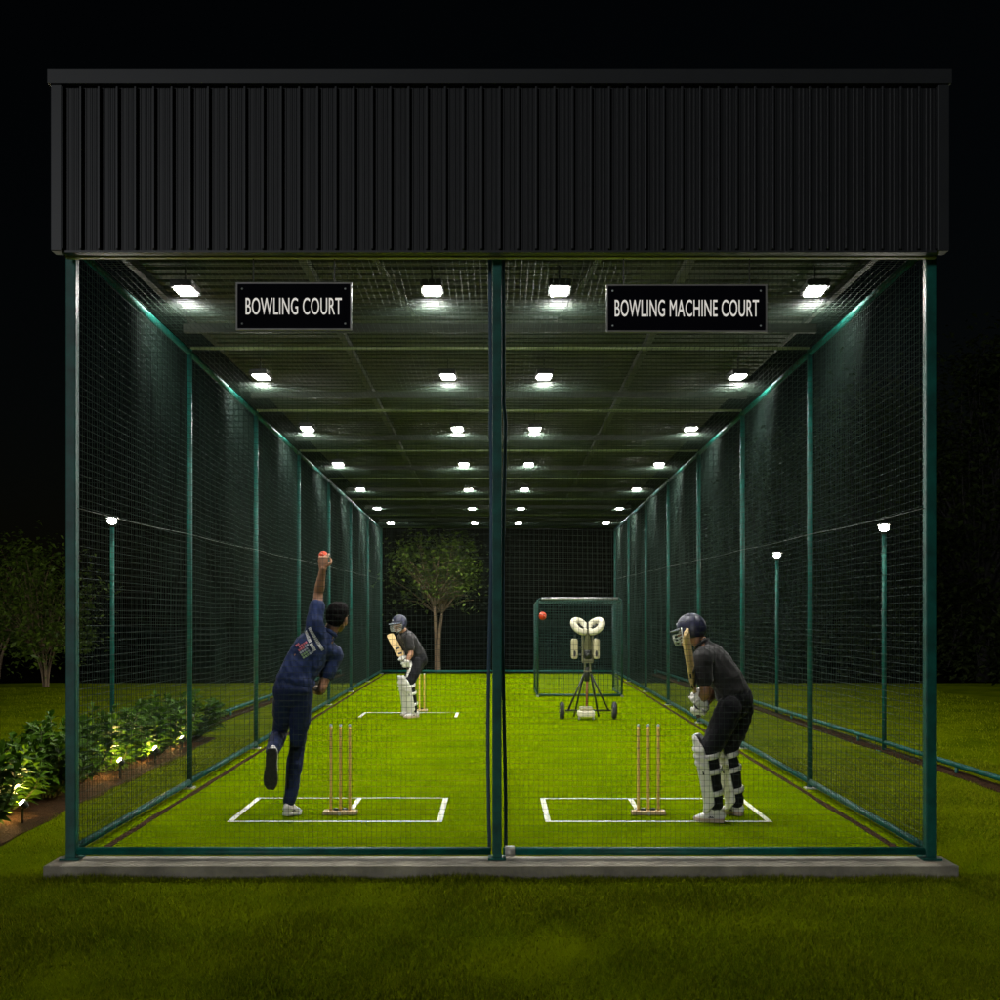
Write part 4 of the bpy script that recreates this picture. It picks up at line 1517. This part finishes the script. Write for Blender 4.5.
# ------------------------------------------------------------------ wickets
def wicket(cx, y, hs, sp, bw, label, r=.0112, bd=.10):
    e = empty('wicket', (cx, y, 0), label, 'wicket', 'sets of wooden stumps')
    mb = MB()
    mb.box(cx - bw / 2, cx + bw / 2, y - bd / 2, y + bd / 2, .004, .035, .006)
    b = mb.build('base', M['stumpbase'], e)
    mb = MB()
    for s in (-1, 1):
        mb.loft([(cx + s * sp * .5, y + bd * .1, .034), (cx + s * sp * .5, y + bd * .1, .05)], [.024, .018], n=12, cap='flat')
    mb.build('socket', M['black'], b)
    MB().bar((cx, y - bd / 2 - .012, .015), (cx, y - bd / 2 + .001, .015), .012, 10).build('spring', M['plate'], b)
    for k in (-1, 0, 1):
        x = cx + k * sp
        st = MB().loft([(x, y, .0355), (x, y, .06), (x, y, hs - .05), (x, y, hs - .02)], [r * 1.1, r, r, r * .95], n=12, cap='flat').build('stump', M['stump'], e, smooth=True)
        mb = MB()
        mb.loft([(x, y, hs - .0195), (x, y, hs - .006), (x, y, hs)], [r * 1.02, r * 1.02, r * .6], n=12, cap='flat')
        mb.build('cap', M['white'], st)
        mb = MB()
        for zz in (hs - .10, hs - .19):
            mb.torus((x, y, zz), (0, 0, 1), r * .97, .002, 12, 5)
        mb.build('groove', M['black'], st)


wicket(-1.227, 9.40, .71, .0735, .265, 'three tall wooden stumps on a base beside the bowler')
wicket(1.185, 9.40, .71, .078, .265, 'three tall wooden stumps on a base beside the near batsman')
wicket(at(419.5, 711, 18.45).x, 18.45, .59, .075, .25, 'small distant set of wooden stumps behind the far batsman', .012)


# ------------------------------------------------------------------ bowling machine
def machine():
    D0 = 17.2
    P = lambda px, py, d=D0: at(px, py, d)
    cx = P(587.5, 0).x
    e = empty('bowling_machine', (cx, D0, 0), 'cream and black bowling machine on a wheeled tripod in the right court', 'bowling machine')
    zx = .125
    axle = MB().bar((P(565, 0).x, D0, zx), (P(611, 0).x, D0, zx), .013, 10).build('axle', M['gunmetal'], e, smooth=True)
    for px in (562, 614.3):
        x = P(px, 0).x
        w = MB().torus((x, D0, zx), (1, 0, 0), .096, .029, 32, 10, 1.15).build('wheel', M['tyre'], e, smooth=True)
        mb = MB()
        mb.loft([(x - .022, D0, zx), (x + .022, D0, zx)], [.072, .072], n=24, cap='flat')
        mb.loft([(x - .034, D0, zx), (x + .034, D0, zx)], [.022, .022], n=12, cap='flat')
        mb.build('rim', M['cream'], w)
    apex = V((cx, D0, P(0, 674).z))
    for (px, dy, h0) in ((568, -.05, .135), (575, .22, .02), (600, .22, .02), (608, -.05, .135)):
        x = P(px, 0).x
        s = 1 if px > 587 else -1
        MB().bar((cx + s * .05, D0 + dy * .15, apex.z), (x, D0 + dy, h0), .0135, 8).build('leg', M['gunmetal'], e, smooth=True)
    MB().bar((cx - .015, D0 - .02, .16), (cx - .005, D0, apex.z - .02), .016, 10).build('jack_pole', M['rust'], e, smooth=True)
    MB().bar((cx - .01, D0, apex.z - .10), (cx - .01, D0, apex.z + .10), .04, 14).build('swivel_collar', M['gunmetal'], e, smooth=True)
    # battery box
    x0, x1 = P(577, 0).x, P(594, 0).x
    b = MB().box(x0, x1, D0 - .2, D0 + .05, .045, .135, .03).build('battery_box', M['creamrub'], e, smooth=False)
    MB().box(x0 + .03, x1 - .03, D0 - .17, D0 + .02, .136, .185, .02).build('lid', M['cream'], b)
    for x in (x0 + .02, x1 - .02):
        MB().ell((x, D0 - .15, .024), (.02, .02, .022), None, 12, 8).build('castor', M['plate'], b, smooth=True)
    # fork and motor frame
    zt = P(0, 661).z
    mb = MB()
    mb.box(cx - .055, cx + .055, D0 - .05, D0 + .05, apex.z + .03, apex.z + .055, .006)
    mb.box(cx - .05, cx - .025, D0 - .03, D0 + .03, apex.z + .056, zt - .03, .005)
    mb.box(cx + .025, cx + .05, D0 - .03, D0 + .03, apex.z + .056, zt - .03, .005)
    mb.box(cx - .075, cx + .075, D0 - .06, D0 + .06, zt - .029, zt + .03, .012)
    mb.build('yoke', M['olive'], e)
    z0, z1 = zt + .031, P(0, 634).z
    mb = MB()
    mb.box(cx - .085, cx - .06, D0 - .05, D0 + .05, z0 - .05, z1 + .02, .006)
    mb.box(cx + .06, cx + .085, D0 - .05, D0 + .05, z0 - .05, z1 + .02, .006)
    mb.build('side_plate', M['olive'], e)
    mb = MB()
    mb.loft([(cx, D0 - .02, z0), (cx, D0 - .02, z0 + .12)], [.052, .058], n=16, cap='flat')
    mb.loft([(cx, D0 - .10, z0 + .06), (cx, D0 + .02, z0 + .06)], [.045, .045], n=16, cap='flat')
    for k in range(5):
        mb.torus((cx, D0 - .02, z0 + .015 + k * .024), (0, 0, 1), .057, .006, 18, 6)
    mb.build('motor', M['gunmetal'], e, smooth=True)
    mb = MB()
    mb.loft([(cx, D0 - .04, z0 + .13), (cx, D0 - .04, z0 + .24), (cx, D0 - .05, z1 + .06)], [(.055, .05), (.05, .05), (.02, .02)], X, 4, 'flat')
    mb.build('feed_chute', M['olive'], e)
    # control housings either side, with round opening
    for s, px in ((-1, 574.3), (1, 596.0)):
        x = P(px, 0).x
        c = z0 + (P(0, 640).z - P(0, 658).z) / 2 - .03
        hb = MB().box(x - .047, x + .047, D0 - .09, D0 + .06, P(0, 659).z, P(0, 638.5).z, .035).build('control_box', M['cream'], e, smooth=False)
        MB().loft([(x, D0 - .094, c - .02), (x, D0 - .086, c - .02)], [(.018, .045), (.018, .045)], X, 16, 'flat').build('recess', M['black'], hb)
        MB().bar((x + .01, D0, P(0, 638.5).z), (x + .01, D0, P(0, 634.5).z), .012, 8).build('stub', M['gunmetal'], hb)
        mb = MB()
        mb.bar((x - s * .047, D0, c - .04), (cx + s * .085, D0, c - .04), .014, 8)
        mb.bar((x - s * .047, D0, c + .06), (cx + s * .085, D0, c + .06), .014, 8)
        mb.build('mounting_arm', M['gunmetal'], hb)
    # the two tilted ball wheels
    for s in (-1, 1):
        c = P(587.5 + s * 7.7, 626.3)
        ax = V((-s * .50, -.62, .60)).normalized()
        w = MB().torus(c, ax, .094, .047, 36, 12, 1.0, u=V((s * .62, 0, .5)), stretch=1.12).build('ball_wheel', M['creamrub'], e, smooth=True)
        mb = MB()
        mb.loft([c - ax * .03, c - ax * .012], [.066, .066], n=24, cap='flat')
        mb.loft([c - ax * .012, c + ax * .02], [.02, .016], n=12, cap='flat')
        for k in range(5):
            a = 6.283 * k / 5
            u_ = ax.orthogonal().normalized()
            w_ = ax.cross(u_)
            d = u_ * math.cos(a) + w_ * math.sin(a)
            mb.bar(c + d * .018 + ax * .0, c + d * .066 + ax * .0, .008, 6)
        mb.build('hub', M['gunmetal'], w)
    mb = MB()
    mb.bar((cx, D0 - .02, z1 + .02), (cx, D0 - .02, P(0, 622).z), .016, 10)
    mb.bar((cx - .09, D0 + .01, P(0, 628).z), (cx + .09, D0 + .01, P(0, 628).z), .014, 8)
    mb.build('wheel_mount', M['gunmetal'], e)
    return e


machine()


# ------------------------------------------------------------------ practice goal
def goal():
    D0, D1 = 21.3, 22.9
    a, b = at(537.5, 696, D0), at(622, 598.5, D0)
    e = empty('practice_goal', ((a.x + b.x) / 2, D0, 0), 'green framed practice goal with a fine net behind the bowling machine', 'goal')
    x0, x1, zt = a.x, b.x, b.z
    c = .07
    pts = [(x0, D0, .02), (x0, D0, zt - c), (x0 + c * .3, D0, zt - c * .3), (x0 + c, D0, zt)]
    pr = [(x1, D0, .02), (x1, D0, zt - c), (x1 - c * .3, D0, zt - c * .3), (x1 - c, D0, zt)]
    MB().tube(pts, .016, 10).build('upright', M['goalgreen'], e, smooth=True)
    MB().tube(pr, .016, 10).build('upright', M['goalgreen'], e, smooth=True)
    MB().bar((x0 + c + .001, D0, zt), (x1 - c - .001, D0, zt), .022, 10).build('top_bar', M['galv'], e, smooth=True)
    MB().bar((x0 + .022, D0, .035), (x1 - .022, D0, .035), .021, 10).build('ground_bar', M['goalgreen'], e, smooth=True)
    for s, x in ((1, x0), (-1, x1)):
        MB().bar((x, D0 + .022, .03), (x - s * .0, D1, .03), .019, 8).build('side_bar', M['goalgreen'], e, smooth=True)
        MB().bar((x, D1, .012), (x, D1, zt - .1), .019, 8).build('back_post', M['goalgreen'], e, smooth=True)
        MB().bar((x, D0 + .022, zt - .03), (x, D1 - .02, zt - .1), .012, 8).build('roof_bar', M['goalgreen'], e, smooth=True)
        MB().bar((x, D0 - .05, .014), (x, D0 + .05, .014), .026, 10).build('foot', M['galv'], e)
    mb = MB()
    q = strands((x0, D1, .03), X, Z, Y, x1 - x0, zt - .12, .05, .0012, .10, 31, .2)
    mb.add(q.v, q.f)
    for x, sd in ((x0, 33), (x1, 35)):
        q = strands((x, D0 + .02, .03), Y, Z, X, D1 - D0 - .02, zt - .1, .05, .0012, .08, sd, .2)
        mb.add(q.v, q.f)
    q = strands((x0, D0 + .02, zt - .04), X, V((0, D1 - D0, -.06)).normalized(), Z, x1 - x0, D1 - D0 - .02, .05, .0012, .06, 37, .2)
    mb.add(q.v, q.f)
    # inner second layer sagging from the top bar to the ground bar corners
    q = strands((x0 + .02, D0 + .05, .05), X, Z, Y, x1 - x0 - .04, zt - .08, .05, .0011, .18, 39, .2)
    mb.add(q.v, q.f)
    mb.build('goal_net', M['netgoal'], e)


goal()


# ------------------------------------------------------------------ night sky, added front fill, camera
w = bpy.data.worlds.new('World')
SC.world = w
w.use_nodes = True
nt = w.node_tree
bg = nt.nodes['Background']
sky = nt.nodes.new('ShaderNodeTexSky')
sky.sky_type = 'NISHITA'
sky.sun_disc = False
EL, AZ = math.radians(7), math.radians(203)
sky.sun_elevation = EL
sky.sun_rotation = AZ
sky.air_density = 1.0
nt.links.new(sky.outputs['Color'], bg.inputs['Color'])
bg.inputs['Strength'].default_value = .0005
L = bpy.data.lights.new('front_fill', 'SUN')  # added sun lamp, fills fascia, posts and players from the front
L.energy = .62
L.angle = math.radians(6)
L.color = (.95, .97, 1.0)
lo = bpy.data.objects.new('front_fill', L)
COL.objects.link(lo)
d = V((math.sin(AZ) * math.cos(EL), math.cos(AZ) * math.cos(EL), math.sin(EL)))
lo.rotation_euler = (-d).to_track_quat('-Z', 'Y').to_euler()
lo.location = d * 30

cam = bpy.data.cameras.new('Camera')
cam.sensor_width = 36
cam.lens = F / 1000 * 36
cam.shift_x = (500 - CX) / 1000
cam.shift_y = -(500 - HY) / 1000
cam.clip_start = .05
cam.clip_end = 2000
co = bpy.data.objects.new('Camera', cam)
COL.objects.link(co)
co.location = (0, 0, CH)
co.rotation_euler = (math.radians(90), 0, 0)
SC.camera = co

SC.view_settings.view_transform = 'Standard'
SC.view_settings.look = 'None'
SC.view_settings.exposure = 0
SC.view_settings.gamma = 1
cy = SC.cycles
cy.max_bounces = 6
cy.diffuse_bounces = 3
cy.glossy_bounces = 2
cy.use_denoising = True
cy.caustics_reflective = False
cy.caustics_refractive = False
cy.sample_clamp_indirect = 4
cy.use_light_tree = True
